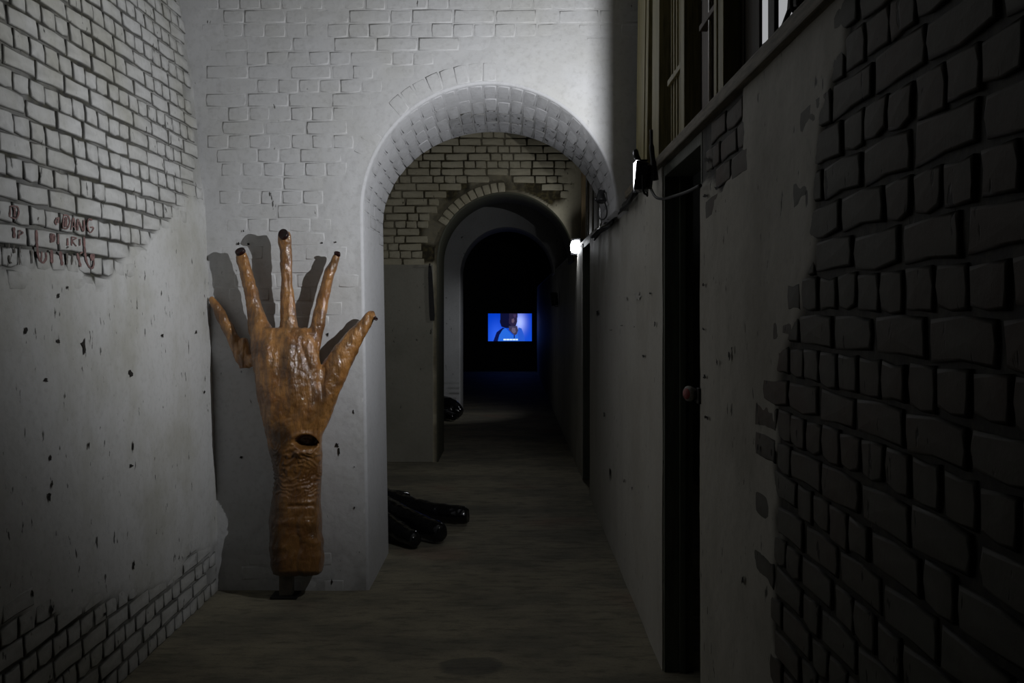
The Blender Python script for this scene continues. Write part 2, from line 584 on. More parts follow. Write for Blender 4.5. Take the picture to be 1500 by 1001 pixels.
bare, fine = left_bare(U, Vv)
grain = (fbm(U * 26, Vv * 26, 0, 61, 2) - 0.5)
roll = (fbm(U * 5, Vv * 5, 0, 62, 3) - 0.5)
off = 0.0015 + roll * 0.006 * (1 - bare) + grain * 0.0016 - 0.0105 * sstep(0.15, 0.75, bare)
tone = np.interp(U, [3, 4.2, 4.8, 5.3], [1, 0.95, .6, .42])
gr = sstep(0.25, 0.6, bare) * (0.72 + 0.28 * sstep(0.38, 0.6, fbm(U * 5, Vv * 5, 0, 91))) * tone
wl = mesh_obj('wall_left', np.stack([XL(Vv) + off, U, Vv], 1), Fq, M['left'], attr={'grime_shade': gr})
struct(wl, 'flaring whitewashed brick wall with dark joints and faded red lettering', 'wall')
VL = variants_for('left_brick', M['left'], dp=0.02, jit=0.0045, soft=0.005, hd=(0.1035, 0.0655), st=(0.2155, 0.0655), dirt=0.8)
items = []
for (u, v, k) in bond(1.8, D1, -0.0064, 3.36, 0.0748, 0, 0.04):
    wd = 0.1 if k == 'h' else 0.21
    if u + wd / 2 > D1 - 0.005:
        continue
    pts = [(u + a * wd / 2, v + b * 0.03) for a in (-1, 0, 1) for b in (-1, 1)]
    bb = max(left_bare(np.array([p[0] for p in pts]), np.array([p[1] for p in pts]))[0])
    if bb < 0.22:
        continue
    sl = float(XL(v + 0.03) - XL(v - 0.03)) / 0.06
    ev = Vector((sl, 0, 1)).normalized()
    n = Vector((1, 0, -sl)).normalized()
    items.append((frame_mat((float(XL(v)) + random.uniform(-0.001, 0.0022), u + random.uniform(-.003, .003), v + random.uniform(-.002, .002)), (0, 1, 0), ev, n, 0.012, (random.uniform(.95, 1.01), random.uniform(.94, 1.02))), k))
# eu x ev must give the outward normal: flip u so that the frame is right-handed
items = [(m_ if m_.to_3x3().determinant() > 0 else m_ @ Matrix.Scale(-1, 4, (1, 0, 0)), k) for m_, k in items]
place_bricks(items, VL, wl, wl, M['left'])


def left_at(x, y):
    """point of the left wall seen at a pixel"""
    z = 1.5
    for _ in range(30):
        d = float(XL(z)) * F / (x - 750)
        z = CAMZ + (HOR - y) / F * d
    return d, z


def left_patch(strokes, name, m, lift=0.0035, seg=6):
    """flat paint strokes (pixel polylines with half widths) lying on the left wall"""
    V, Fc = [], []
    for pts, hw in strokes:
        P = spline(pts, 5) if len(pts) > 2 else np.linspace(np.array(pts[0], float), np.array(pts[1], float), 7)
        n0 = len(V)
        for i, p in enumerate(P):
            q = P[min(i + 1, len(P) - 1)] - P[max(i - 1, 0)]
            nrm = np.array([-q[1], q[0]]) / (np.hypot(*q) + 1e-9)
            ww = hw * (0.5 + 0.6 * random.random()) * (0.7 if i in (0, len(P) - 1) else 1)
            for s in (-1, 1):
                d, z = left_at(*(p + s * nrm * ww))
                V.append((float(XL(z)) + lift, d, z))
        for i in range(len(P) - 1):
            a = n0 + 2 * i
            Fc.append((a, a + 1, a + 3, a + 2))
    return mesh_obj(name, V, Fc, m, wl, smooth=False)


red = [  # first row
    ([(14, 302), (13, 318)], 1.3), ([(14, 302), (24, 303), (26, 312), (22, 320), (14, 318)], 1.2), ([(20, 304), (20, 317)], 2.2),
    ([(83, 319), (80, 324), (82, 330)], 1.5), ([(85, 318), (84, 327)], 1.2),
    ([(92, 315), (91, 334)], 1.2), ([(92, 315), (99, 317), (101, 326), (97, 335), (91, 334)], 1.2), ([(96, 318), (95, 333)], 2.2),
    ([(103, 337), (106, 319), (110, 337)], 1.2), ([(104, 332), (109, 332)], 1.2),
    ([(113, 338), (113, 321), (121, 339), (122, 322)], 1.3),
    ([(134, 323), (129, 321), (127, 331), (131, 341), (136, 334), (131, 333)], 1.3),
    # second row
    ([(19, 333), (20, 349)], 2.0), ([(27, 337), (26, 350)], 1.3), ([(27, 337), (32, 341), (27, 345)], 1.1),
    ([(52, 337), (53, 360), (55, 376), (61, 385), (66, 379), (66, 370)], 2.0),
    ([(73, 342), (73, 355)], 1.1), ([(73, 342), (79, 345), (78, 353), (73, 355)], 1.1), ([(76, 344), (76, 353)], 1.8), ([(84, 343), (84, 358)], 1.3),
    ([(98, 349), (98, 360)], 1.3), ([(104, 347), (104, 360)], 1.1), ([(104, 347), (111, 349), (105, 353), (111, 361)], 1.1), ([(116, 350), (116, 360)], 1.2),
    # third row
    ([(60, 368), (59, 383)], 1.4), ([(74, 366), (75, 386)], 2.4), ([(87, 368), (90, 389)], 2.4),
    ([(112, 371), (117, 391)], 2.0), ([(116, 372), (120, 369)], 1.3),
    ([(122, 347), (123, 366), (126, 384), (132, 393), (136, 389), (136, 372)], 1.6), ([(133, 372), (134, 382)], 2.6)]
o = left_patch(red, 'stencilled_lettering', M['ink'])
o['label'] = 'faded red lettering'
dark = [([(12, 357), (12, 364)], 1.2), ([(19, 359), (20, 371)], 1.4), ([(28, 361), (28, 370)], 1.1), ([(12, 374), (13, 383), (16, 386)], 1.4),
        ([(27, 377), (27, 388)], 1.6), ([(45, 366), (46, 386)], 1.6), ([(97, 371), (97, 388)], 1.7), ([(105, 373), (104, 388)], 1.6), ([(97, 364), (99, 361)], 1.0), ([(55, 318), (54, 323)], 1.1)]
o = left_patch(dark, 'stencilled_lettering', M['ink_dark'])
o['label'] = 'darker faded lettering'


def chips(spots, at, name, m, parent, lift):
    """irregular flakes where the paint is gone; spots: pixel x, y, half width, half height"""
    for (x, y, a, b) in spots:
        ns = 11
        V = [at(x, y, lift)]
        for k in range(ns):
            t = 2 * math.pi * k / ns
            r = random.uniform(0.3, 0.95)
            V.append(at(x + math.cos(t) * a * r, y + math.sin(t) * b * r, lift))
        mesh_obj(name, V, [(0, 1 + k, 1 + (k + 1) % ns) for k in range(ns)], m, parent, smooth=False)


def at_left(x, y, lift):
    d, z = left_at(x, y)
    return (float(XL(z)) + lift, d, z)


chips([(121, 507, 5, 16), (190, 547, 4, 8), (191, 683, 4, 4), (36, 484, 3, 8), (84, 433, 2.5, 6), (84, 500, 3, 5), (65, 557, 5, 4), (72, 672, 3, 7), (70, 728, 4, 9), (74, 710, 2, 9), (237, 492, 2.5, 3.5), (286, 487, 1.8, 4), (298, 575, 1.6, 4),
       (194, 828, 2.5, 9), (73, 893, 4, 10), (152, 900, 3, 5), (97, 421, 2, 4), (128, 652, 1.6, 9), (193, 655, 1.4, 12), (45, 870, 3, 7)],
      at_left, 'paint_chip', M['chip'], wl, 0.0055)

# ------------------------------------------------------------------ arched walls
XJ = 0.72       # the right foot of each arch stands inside the right-hand wall


def arch_wall(name, y0, y1, cx, R, zs, rise_back, base_shift, x0, x1, fn, mat, label, step=0.01, lining=None):
    """front face with an arched hole (jamb leaning by base_shift), and the loft of jamb and soffit to the back"""
    us = np.arange(x0, x1 + step, step)
    vs = np.concatenate([np.arange(-0.02, 3.4, step), np.arange(3.4 + step, CEIL + 0.1, 0.1)])
    U, Vv, Fq = grid(us, vs)
    e = 0.016
    R1 = R + e

    def sd(x, z):
        up = np.hypot(x - cx, z - zs) - R1
        xl = cx - R1 + base_shift * np.clip(1 - z / zs, 0, 1)
        dn = np.maximum(xl - x, x - XJ)
        return np.where(z >= zs, up, dn), xl
    s, xl = sd(U, Vv)
    ins = s < 0
    keep = ~ins[Fq].all(1)
    Fk = Fq[keep]
    used = np.zeros(len(U), bool); used[Fk.ravel()] = True
    snap = used & ins
    hi = snap & (Vv >= zs)
    ang = np.arctan2(Vv - zs, U - cx)
    U2, V2 = U.copy(), Vv.copy()
    U2[hi] = cx + R1 * np.cos(ang[hi]); V2[hi] = zs + R1 * np.sin(ang[hi])
    lo = snap & (Vv < zs)
    U2[lo] = np.where(np.abs(U[lo] - xl[lo]) < np.abs(U[lo] - XJ), xl[lo], XJ)
    bare, off, gr = fn(U2, V2)
    off = off * np.clip(s / 0.03, 0, 1)
    idx = -np.ones(len(U), int); idx[used] = np.arange(used.sum())
    P = np.stack([U2, y0 - off, V2], 1)[used]
    ob = mesh_obj(name, P, idx[Fk], mat, attr={'grime_shade': gr[used]})
    struct(ob, label, 'wall')

    # loft
    def path(extra, rise, shift):
        pts = []
        r = R + extra
        for z in np.linspace(-0.02, zs, 40)[:-1]:
            pts.append((cx - r + shift * (1 - max(z, 0) / zs), z))
        for a in np.linspace(math.pi, 0, 65):
            pts.append((cx + r * math.cos(a), zs + (rise + extra) * math.sin(a)))
        pts.append((XJ, zs - 0.001)); pts.append((XJ, -0.02))
        return np.array(pts)
    th = y1 - y0
    rings = [(e, 0.0, 0), (e * 0.42, e * 0.12, 0), (e * 0.1, e * 0.5, 0), (0, e, 0)] + [(0, t * th, t) for t in np.linspace(0.06, 1, 26)]
    V = []
    for (ex, dy, t) in rings:
        p = path(ex, R + (rise_back - R) * t, base_shift)
        jig = (fbm(p[:, 0] * 4 + 3, p[:, 1] * 4, dy * 4, 8) - 0.5) * 0.0006 * min(1, dy / 0.1)
        cxx, czz = p[:, 0] - cx, np.maximum(p[:, 1] - zs, 0)
        ln = np.hypot(cxx, czz) + 1e-6
        V.append(np.stack([p[:, 0] + jig * cxx / ln, np.full(len(p), y0 + dy), p[:, 1] + jig * czz / ln], 1))
    npt = len(V[0])
    V = np.vstack(V)
    i = np.arange((len(rings) - 1) * (npt - 1))
    a = (i // (npt - 1)) * npt + i % (npt - 1)
    Fl = np.stack([a, a + npt, a + npt + 1, a + 1], 1)
    tt = np.repeat([r_[2] for r_ in rings], npt)
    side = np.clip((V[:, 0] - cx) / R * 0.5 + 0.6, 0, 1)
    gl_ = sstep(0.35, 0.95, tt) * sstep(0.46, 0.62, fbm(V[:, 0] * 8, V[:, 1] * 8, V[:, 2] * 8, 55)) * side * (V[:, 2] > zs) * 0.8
    gl_ = np.maximum(gl_, 0.55 * sstep(0.15, 0.7, tt) * (V[:, 2] > zs) * sstep(-0.6, 0.2, V[:, 0] - cx))  # soffit grime with painted shade, deepening to the back and right
    ar = mesh_obj('arch_lining', V, Fl, lining or mat, ob, attr={'grime_shade': gl_})
    # back face, plain
    bm = bmesh.new()
    bp = path(0, rise_back, base_shift)
    ring = [bm.verts.new((p[0], y1, p[1])) for p in bp]
    outer = [bm.verts.new((x0 if p[0] < cx else x1, y1, max(-0.02, p[1]))) for p in bp]
    for q, p in enumerate(bp):
        if p[1] > zs:
            t = math.atan2(p[1] - zs, p[0] - cx)
            dx, dz = math.cos(t), math.sin(t)
            k = min(((x1 - cx) if dx > 0 else (x0 - cx)) / dx if abs(dx) > 1e-6 else 99, (CEIL + .05 - zs) / max(dz, 1e-6))
            outer[q].co = (cx + dx * k, y1, zs + dz * k)
    for q in range(len(bp) - 1):
        try:
            bm.faces.new((ring[q], ring[q + 1], outer[q + 1], outer[q]))
        except ValueError:
            pass
    # outer corners
    bm_obj('back_face', bm, M['shell'], ob)
    return ob, ar


def end_roll(u, v):
    return 0.001 + (fbm(u * 5, v * 5, 0, 62) - 0.5) * 0.009


def mid_roll(u, v):
    return 0.002 + (fbm(u * 5, v * 5, 0, 66) - 0.5) * 0.008


def end_fn(u, v):
    fine = fbm(u * 9, v * 9, 0, 133)
    b = sstep(1.0, 1.75, v + (fbm(u * 2, v * 2, 0, 12) - .5) * 0.8) * 0.75 + 0.55 * sstep(0.35, 0.12, v)
    b = b * (1 - 0.8 * sstep(-0.1, 0.25, u) * sstep(3.05, 2.9, v))
    b = np.clip(b * (0.25 + 1.2 * fbm(u * 4, v * 5, 0, 14)), 0, 1)
    off = 0.001 + (fbm(u * 5, v * 5, 0, 62) - 0.5) * 0.009 + (fbm(u * 24, v * 24, 0, 64, 2) - .5) * 0.0025 - 0.0036 * sstep(0.2, 0.7, b)
    gr = 0.30 * sstep(0.30, 0.05, v) * sstep(.4, .7, fine) + 0.06 * sstep(0.55, 0.8, b) * sstep(.5, .7, fine)
    return b, off, gr


def mid_fn(u, v):
    fine = fbm(u * 7, v * 7, 0, 233)
    b = sstep(-0.04, 0.04, v - 1.97 + (fine - .5) * 0.1)
    b = b * sstep(0.75, 0.35, u + (fbm(u * 3, v * 3, 0, 4) - .5) * 0.7)
    b = np.clip(b * (0.6 + 0.8 * fine), 0, 1)
    off = 0.002 + (fbm(u * 5, v * 5, 0, 66) - 0.5) * 0.008 - 0.014 * sstep(0.2, 0.7, b)
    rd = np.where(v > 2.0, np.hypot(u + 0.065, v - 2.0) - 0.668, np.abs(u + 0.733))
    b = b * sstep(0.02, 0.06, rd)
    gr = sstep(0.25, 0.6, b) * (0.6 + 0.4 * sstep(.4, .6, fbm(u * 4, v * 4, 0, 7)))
    gr = np.maximum(gr, 0.75 * sstep(0.075, 0.01, rd + (fine - .5) * 0.06) * sstep(0.35, -0.1, u))  # arch-edge shade painted onto the wall face, mottled like grime
    return b, off, gr


def far_fn(u, v):
    b = sstep(0.55, 0.3, v) * fbm(u * 8, v * 8, 0, 300)
    off = (fbm(u * 5, v * 5, 0, 67) - 0.5) * 0.006
    row = np.abs((v / 0.075) % 1 - 0.5) > 0.42
    return b, off, row * sstep(0.6, 0.2, v) * sstep(.4, .6, fbm(u * 6, v * 6, 0, 71)) * 0.8


CX1, R1_, ZS1 = -0.121, 0.680, 2.04
w1, a1 = arch_wall('wall_end', D1, D2, CX1, R1_, ZS1, 0.572, 0.034, -2.25, 0.97, end_fn, M['end'], 'brightly lit whitewashed brick wall pierced by the nearest arch', lining=M['soffit'])
CX2, R2_, ZS2 = -0.065, 0.668, 2.0
w2, a2 = arch_wall('wall_middle', D3, D3B, CX2, R2_, ZS2, R2_, 0.0, -2.75, 0.97, mid_fn, M['middle'], 'tan grimy brick wall with dark joints and the second arch', 0.014, lining=M['dirty_shaded'])
CX3, R3_, ZS3 = -0.07, 0.68, 2.04
w3, a3 = arch_wall('wall_far', D4, D4B, CX3, R3_, ZS3, R3_, 0.0, -2.75, 0.97, far_fn, M['far'], 'grey far wall with the third arch into darkness', 0.025)

EU, EV, EN = (1, 0, 0), (0, 0, 1), (0, -1, 0)


def wall_bricks(ob, mat, y, cx, R, zs, fn, u0, u1, v0, v1, limit, lo, hi, tagname, ring=0.115, hd=(0.102, 0.064), st=(0.214, 0.064), soft=0.007, most=296, phase=0, mixed=0.1, ring_front=True, ring_arc=(0, 180), jit=0.004, roll=None, tilt=0.006, dirt=0.0):
    var = variants_for(tagname, mat, hd, st, 0.02, jit, soft, dirt)
    items = []
    for (u, v, k) in bond(u0, u1, v0, v1, 0.0748, phase, mixed):
        wd = (0.1 if k == 'h' else 0.21) / 2
        pts = np.array([(u + a * wd, v + b * 0.03) for a in (-1, 0, 1) for b in (-1, 1)])
        d = np.hypot(pts[:, 0] - cx, pts[:, 1] - zs)
        if (d[pts[:, 1] > zs - .05] < R + ring).any():
            continue
        if ((pts[:, 1] <= zs + 0.05) & (pts[:, 0] > cx - R - 0.02)).any() and (pts[:, 0] < 1.2).all():
            continue
        if max(fn(pts[:, 0], pts[:, 1])[0]) < limit:
            continue
        if u - wd < float(XL(v)) + 0.01 and ob is w1:
            continue
        if u + wd > 0.95:
            continue
        items.append((frame_mat((u, y - float(roll(u, v)) - random.uniform(lo, hi), v), EU, EV, EN, tilt, (random.uniform(.95, 1.01), random.uniform(.94, 1.02))), k))
    if ring_front:
        nv = int(math.pi * (R + 0.05) / 0.0735)
        for k in range(nv):
            a = math.pi * (k + 0.5) / nv
            rr = R + 0.066
            if not ring_arc[0] < math.degrees(a) < ring_arc[1]:
                continue
            px_, pz_ = cx + rr * math.cos(a), zs + rr * math.sin(a)
            if float(fn(np.array([px_]), np.array([pz_]))[0][0]) < limit:
                continue
            p = (px_, y - float(roll(px_, pz_)) - random.uniform(lo, hi), pz_)
            if p[0] > 0.92:
                continue
            rad = (math.cos(a), 0, math.sin(a)); tan = (-math.sin(a), 0, math.cos(a))
            items.append((frame_mat(p, rad, tan, EN, tilt, (0.92, random.uniform(.95, 1.02))), 'h'))
    items = [(m_ if m_.to_3x3().determinant() > 0 else m_ @ Matrix.Scale(-1, 4, (1, 0, 0)), k) for m_, k in items]
    place_bricks(items, var, ob, ob, mat, most=most)


wall_bricks(w1, M['end'], D1, CX1, R1_, ZS1, end_fn, -1.85, 0.9, -0.02, 3.3, 0.33, -0.0022, 0.0008, 'end_brick', ring_arc=(88, 158), roll=end_roll, tilt=0.008, soft=0.004, hd=(0.1085, 0.0695), st=(0.2205, 0.0695), jit=0.0022)
wall_bricks(w2, M['middle'], D3, CX2, R2_, ZS2, mid_fn, -1.35, 0.78, 1.95, 3.35, 0.2, -0.002, 0.002, 'middle_brick', ring_arc=(92, 148), roll=mid_roll, dirt=0.7, tilt=0.01, mixed=0.25, phase=1, soft=0.005, hd=(0.1055, 0.068), st=(0.2175, 0.068), jit=0.003)


def soffit_bricks(ob, mat, y0, y1, cx, R, zs, rise_back, rows=4, most=296):
    var = {'v': ([brick_mesh('soffit_brick', 0.2, 0.0672, 0.02, mat, 70 + k, 0.002, 0.0036, 0.15 if k < 5 else 0.6) for k in range(8)], 0.2, 0.067),
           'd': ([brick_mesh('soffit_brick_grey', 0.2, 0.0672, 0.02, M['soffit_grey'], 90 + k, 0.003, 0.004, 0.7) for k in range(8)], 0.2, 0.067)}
    items = []
    nv = int(math.pi * R / 0.0715)
    ln = (y1 - y0 - 0.03) / rows
    for k in range(-3, nv):
        a = math.pi * (k + 0.5) / nv if k >= 0 else math.pi * (nv + 0.5 + (-k - 1) * 1.0) / nv
        for r in range(rows):
            yy = y0 + 0.022 + ln * (r + 0.5 + (0.25 if (k % 2 and 0 < r < rows - 1) else 0))
            t = (yy - y0) / (y1 - y0)
            rise = R + (rise_back - R) * t
            x, z = cx + R * math.cos(a), zs + rise * math.sin(a)
            if k < 0:
                x, z = cx - R, zs - 0.0715 * (-k - 0.5)
                n = Vector((1, 0, 0))
            else:
                n = Vector((-math.cos(a) / R, 0, -math.sin(a) / rise))
                n.y = -(-(R - rise_back) / (y1 - y0) * math.sin(a)) * -1 / rise * 0.9
                n.normalize()
            eu = Vector((0, 1, 0)); eu = (eu - n * eu.dot(n)).normalized()
            ev = n.cross(eu)
            d = random.uniform(0.0022, 0.0034) + random.uniform(0, 0.004) * t * t
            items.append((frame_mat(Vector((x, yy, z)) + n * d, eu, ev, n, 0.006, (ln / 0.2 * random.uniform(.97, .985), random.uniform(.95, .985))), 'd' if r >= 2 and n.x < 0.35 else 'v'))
    items = [(m_ if m_.to_3x3().determinant() > 0 else m_ @ Matrix.Scale(-1, 4, (1, 0, 0)), k) for m_, k in items]
    place_bricks(items, var, ob, ob, mat, most=most)


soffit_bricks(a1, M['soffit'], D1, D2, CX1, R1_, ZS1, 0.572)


def at_end(x, y, lift):
    p = ray(x, y, D1)
    return (p.x, D1 - lift, p.z)


chips([(494, 652, 4, 5), (497, 662, 2.5, 8), (354, 670, 3.5, 3), (519, 744, 2, 2.5), (519, 684, 1.5, 1.5), (472, 356, 2, 2), (492, 355, 2, 2), (350, 357, 2.5, 3), (364, 358, 3, 2.5), (357, 339, 2, 2), (480, 490, 2, 5), (518, 603, 1.6, 5), (486, 852, 2, 6)],
      at_end, 'paint_chip', M['chip'], w1, 0.006)

# iron strap hanging on the second wall beside its arch
ob = thing('iron_strap', ray(632, 430, D3 - 0.02), 'dark iron strap hanging on the tan wall beside the second arch', 'strap')
ob.location.y = D3 - 0.012
p0, p1 = ray(630, 390, D3), ray(633.5, 470, D3)
c = ob.location
bm = bmesh.new()
prof = [(0, .013), (.15, .02), (.6, .024), (.9, .026), (1, .02)]
vs_ = []
for t, hw in prof:
    x, z = p0.x + (p1.x - p0.x) * t - c.x, p0.z + (p1.z - p0.z) * t - c.z
    vs_.append([bm.verts.new(v) for v in ((x - hw, 0.008, z), (x - hw, -0.01, z), (x + hw, -0.01, z), (x + hw, 0.008, z))])
for a, b in zip(vs_, vs_[1:]):
    for k in range(4):
        bm.faces.new((a[k], a[(k + 1) % 4], b[(k + 1) % 4], b[k]))
bm.faces.new(vs_[0]); bm.faces.new(vs_[-1][::-1])
bm_obj('strap', bm, M['iron'], ob)
tube_obj('hook', [(p0.x - c.x, 0.008, p0.z - c.z - .01), (p0.x - c.x, -0.03, p0.z - c.z), (p0.x - c.x + 0.002, -0.03, p0.z - c.z + 0.025)], 0.006, M['iron'], ob)

# plaster skirt of the second wall: a thicker lower coat left of the arch
box_obj('plaster_coat', -2.6, p0.x + 0.03, D3 - 0.012, D3 + 0.01, 0.0, CAMZ + (HOR - 388) / F * D3, M['coat'], w2, 0.004)


# ------------------------------------------------------------------ right wall: three lengths between two doorways
def right_bare(u, v):
    wob = (fbm(u * 4, v * 4, 0, 421) - 0.5)
    edge = np.interp(v, [0, .4, .9, 1.3, 1.6, 1.9, 2.1], [2.32, 2.35, 2.30, 2.30, 2.12, 2.0, 1.85])
    b = sstep(0.10, -0.06, u - edge + wob * 0.35)
    up = sstep(1.86, 1.95, v + wob * .12) * sstep(2.65, 2.8, u) * sstep(3.40, 3.3, u) * 0.9
    b = np.maximum(b, up)
    return np.clip(b * (0.7 + 0.6 * fbm(u * 9, v * 9, 0, 433)), 0, 1)


def right_part(y0, y1, step, name, label, detail):
    us = np.arange(y0, y1 + step * 0.5, step)
    us[-1] = y1
    vs = np.append(np.arange(-0.02, WT, step if detail else 0.05), WT)
    U, Vv, Fq = grid(us, vs)
    roll = (fbm(U * 4, Vv * 4, 0, 462, 3) - 0.5)
    if detail:
        b = right_bare(U, Vv)
        off = roll * 0.007 * (1 - b) + (fbm(U * 24, Vv * 24, 0, 464, 2) - .5) * 0.002 - 0.008 * sstep(0.2, 0.7, b)
        gr = sstep(0.25, 0.6, b)
    else:
        off = roll * 0.006
        gr = 0.5 * sstep(0.16, 0.02, WT - Vv) * sstep(.5, .62, fbm(U * 7, Vv * 9, 0, 480))
    P = np.stack([XR - off, U, Vv], 1)
    nv = len(vs)
    # back, top and the two ends
    ex = np.array([(XB, us[0], -.02), (XB, us[0], WT), (XB, us[-1], -.02), (XB, us[-1], WT)])
    n0 = len(P)
    faces = [tuple(f[::-1]) for f in Fq]
    nu = len(us)
    faces.append(tuple([i * nv + nv - 1 for i in range(nu)] + [n0 + 3, n0 + 1]))
    faces.append(tuple([j for j in range(nv)] + [n0 + 1, n0]))
    faces.append(tuple([(nu - 1) * nv + j for j in range(nv)][::-1] + [n0 + 2, n0 + 3]))
    faces.append((n0, n0 + 1, n0 + 3, n0 + 2))
    ob = mesh_obj(name, np.vstack([P, ex]), faces, M['right'] if y0 < 4 else M['right_lit'], attr={'grime_shade': np.concatenate([gr, np.zeros(4)])})
    pf = ob.data.polygons
    for k in range(4):
        pf[len(pf) - 1 - k].use_smooth = False
    return struct(ob, label, 'wall')


wr = right_part(0.4, 3.32, 0.0125, 'wall_right', 'shadowed nearest stretch of low right wall, plaster giving way to bare bricks', True)
right_part(-3.0, 0.4, 0.2, 'wall_right', 'stretch of the low right wall beside the camera', False)
wrm = right_part(4.155, 8.02, 0.03, 'wall_right', 'pale stretch of low right wall between the two doorways', False)
right_part(8.88, 25.4, 0.06, 'wall_right', 'last stretch of low right wall beyond the second doorway', False)

VR = variants_for('right_brick', M['right_brick'], dp=0.02, jit=0.005, soft=0.004, hd=(0.101, 0.063), st=(0.211, 0.063), dirt=0.9)
items = []
for (u, v, k) in bond(0.5, 3.3, 0.0, WT, 0.0748, 0, 0.08):
    wd = 0.1 if k == 'h' else 0.21
    pts = [(u + a * wd / 2, v + b * 0.03) for a in (-1, 0, 1) for b in (-1, 1)]
    if u + wd / 2 > 3.30 or v + .034 > WT or max(right_bare(np.array([p[0] for p in pts]), np.array([p[1] for p in pts]))) < 0.3:
        continue
    items.append((frame_mat((XR - random.uniform(-0.002, 0.001), u + random.uniform(-.003, .003), v + random.uniform(-.003, .003)), (0, 1, 0), (0, 0, 1), (-1, 0, 0), 0.008, (random.uniform(.92, 1.01), random.uniform(.93, 1.03))), k))
items = [(m_ if m_.to_3x3().determinant() > 0 else m_ @ Matrix.Scale(-1, 4, (1, 0, 0)), k) for m_, k in items]
place_bricks(items, VR, wr, wr, M['right_brick'])


def at_right(x, y, lift):
    d = (XR - lift) * F / (x - 750)
    return (XR - lift, d, CAMZ + (HOR - y) / F * d)


chips([(875, 459, 3.5, 6), (952, 430, 2, 2), (959, 475, 1.3, 6), (895, 484, 2.5, 1), (911, 477, 3, 1), (929, 479, 1.3, 1.5), (942, 522, 2, 3), (893, 695, 1.2, 12), (914, 705, 1.2, 4), (926, 716, 1.2, 4), (885, 608, 2, 5), (988, 896, 0, 0)][:-1],
      at_right, 'paint_chip', M['chip'], wrm, 0.007)
chips([(934, 434, 6.5, 8), (916, 438, 4, 3.5)], at_right, 'filler_patch', M['putty'], wrm, 0.008)
chips([(1030, 417, 2.5, 3), (1030, 482, 2.5, 3), (1032, 552, 3, 6), (1036, 612, 3, 4), (1033, 611, 3, 3), (1068, 522, 2, 8), (1050, 530, 1.5, 8), (1036, 235, 8, 5), (1040, 250, 5, 4), (1034, 287, 6, 4), (1051, 275, 6, 4), (1110, 655, 2, 12), (1130, 665, 1.6, 9), (1088, 850, 2.5, 10), (1072, 512, 1.5, 8)],
      at_right, 'paint_chip', M['chip'], wr, 0.007)

# rail along the wall's top
rail = box_obj('trim_1', XR - 0.022, XB + 0.01, 0.6, D1 - 0.004, WT, WT + 0.042, M['rail'], None, 0.006)
struct(rail, 'weathered timber rail along the top of the low right wall', 'trim')
box_obj('board', XR + 0.01, XB + 0.005, D2 + 0.004, D3 - 0.01, WT, WT + 0.03, M['rail'], rail, 0.004)

# doorways: dark linings
for i, (ya, yb, lab) in enumerate(((3.32, 4.155, 'dark near doorway with green-black timber lining in right wall'), (8.02, 8.88, 'second narrow dark doorway past the nearest arch'))):
    dr = thing('door_%d' % (i + 1), (XB, (ya + yb) / 2, 0), lab, 'doorway')
    dr['kind'] = 'structure'
    yc = (ya + yb) / 2
    box_obj('jamb', XR + 0.006 - XB, 0.012, yb - yc - 0.022, yb - yc - 0.001, 0, WT - 0.002, M['frame'], dr, 0.003)
    box_obj('jamb', XR + 0.006 - XB, 0.012, ya - yc + 0.001, ya - yc + 0.02, 0, WT - 0.002, M['frame'], dr, 0.003)
    box_obj('head', XR + 0.006 - XB, 0.012, ya - yc + 0.02, yb - yc - 0.022, WT - 0.045, WT - 0.002, M['frame'], dr, 0.003)
    box_obj('stop', -0.045, -0.02, yb - yc - 0.036, yb - yc - 0.022, 0, WT - 0.045, M['frame'], dr, 0.002)

# side room shell and the passage behind the camera
o = box_obj('wall_side', SIDE, SIDE + 0.1, -3.0, 25.5, 0, CEIL, M['dim']); struct(o, 'dark wall of the room behind the partition', 'wall')
o = box_obj('wall_back', -2.8, 1.7, -3.1, -2.6, 0, CEIL, M['dim']); struct(o, 'wall closing the passage behind the camera', 'wall')
o = box_obj('wall_last', -2.8, 1.7, 25.4, 25.5, 0, CEIL, M['dim']); struct(o, 'black wall at the end of the passage behind the screen', 'wall')
o = box_obj('wall_left', -2.85, -2.75, D2, 25.5, 0, CEIL, M['shell']); struct(o, 'hidden left wall of the bays beyond the nearest arch', 'wall')
wn = thing('window_1', (SIDE - 0.01, 6.05, 3.35), 'pale lit window glimpsed between the dark boards over right wall', 'window')
wn['kind'] = 'structure'
box_obj('pane', 0, 0.01, -0.75, 0.75, -0.55, 0.5, M['pane'], wn)
for yy in (-0.78, 0.75):
    box_obj('window_frame', -0.03, 0.01, yy, yy + 0.03, -0.58, 0.53, M['timber_dark'], wn)
for zz in (-0.58, 0.5):
    box_obj('window_frame', -0.03, 0.01, -0.75, 0.75, zz, zz + 0.03, M['timber_dark'], wn)

# ------------------------------------------------------------------ timber partition standing on the right wall
TP = thing('timber_partition', (0.67, 3.4, WT + 0.042), 'olive and brown timber partition of boards and posts atop right wall', 'partition')
tz = WT + 0.042


def tim(name, ya, yb, xa, xb, m, z0=0.0, z1=None, lean=0.0):
    z1 = CEIL - tz - 0.003 if z1 is None else z1
    bm = bmesh.new()
    vs_ = bm_box(bm, xa - 0.67, xb - 0.67, ya - 3.4, yb - 3.4, z0, z1, 0.003)
    if lean:
        for v in bm.verts:
            v.co.y -= lean * (v.co.z)
    return bm_obj(name, bm, m, TP)


def yy(x, X=0.655):
    return X * F / (x - 750)


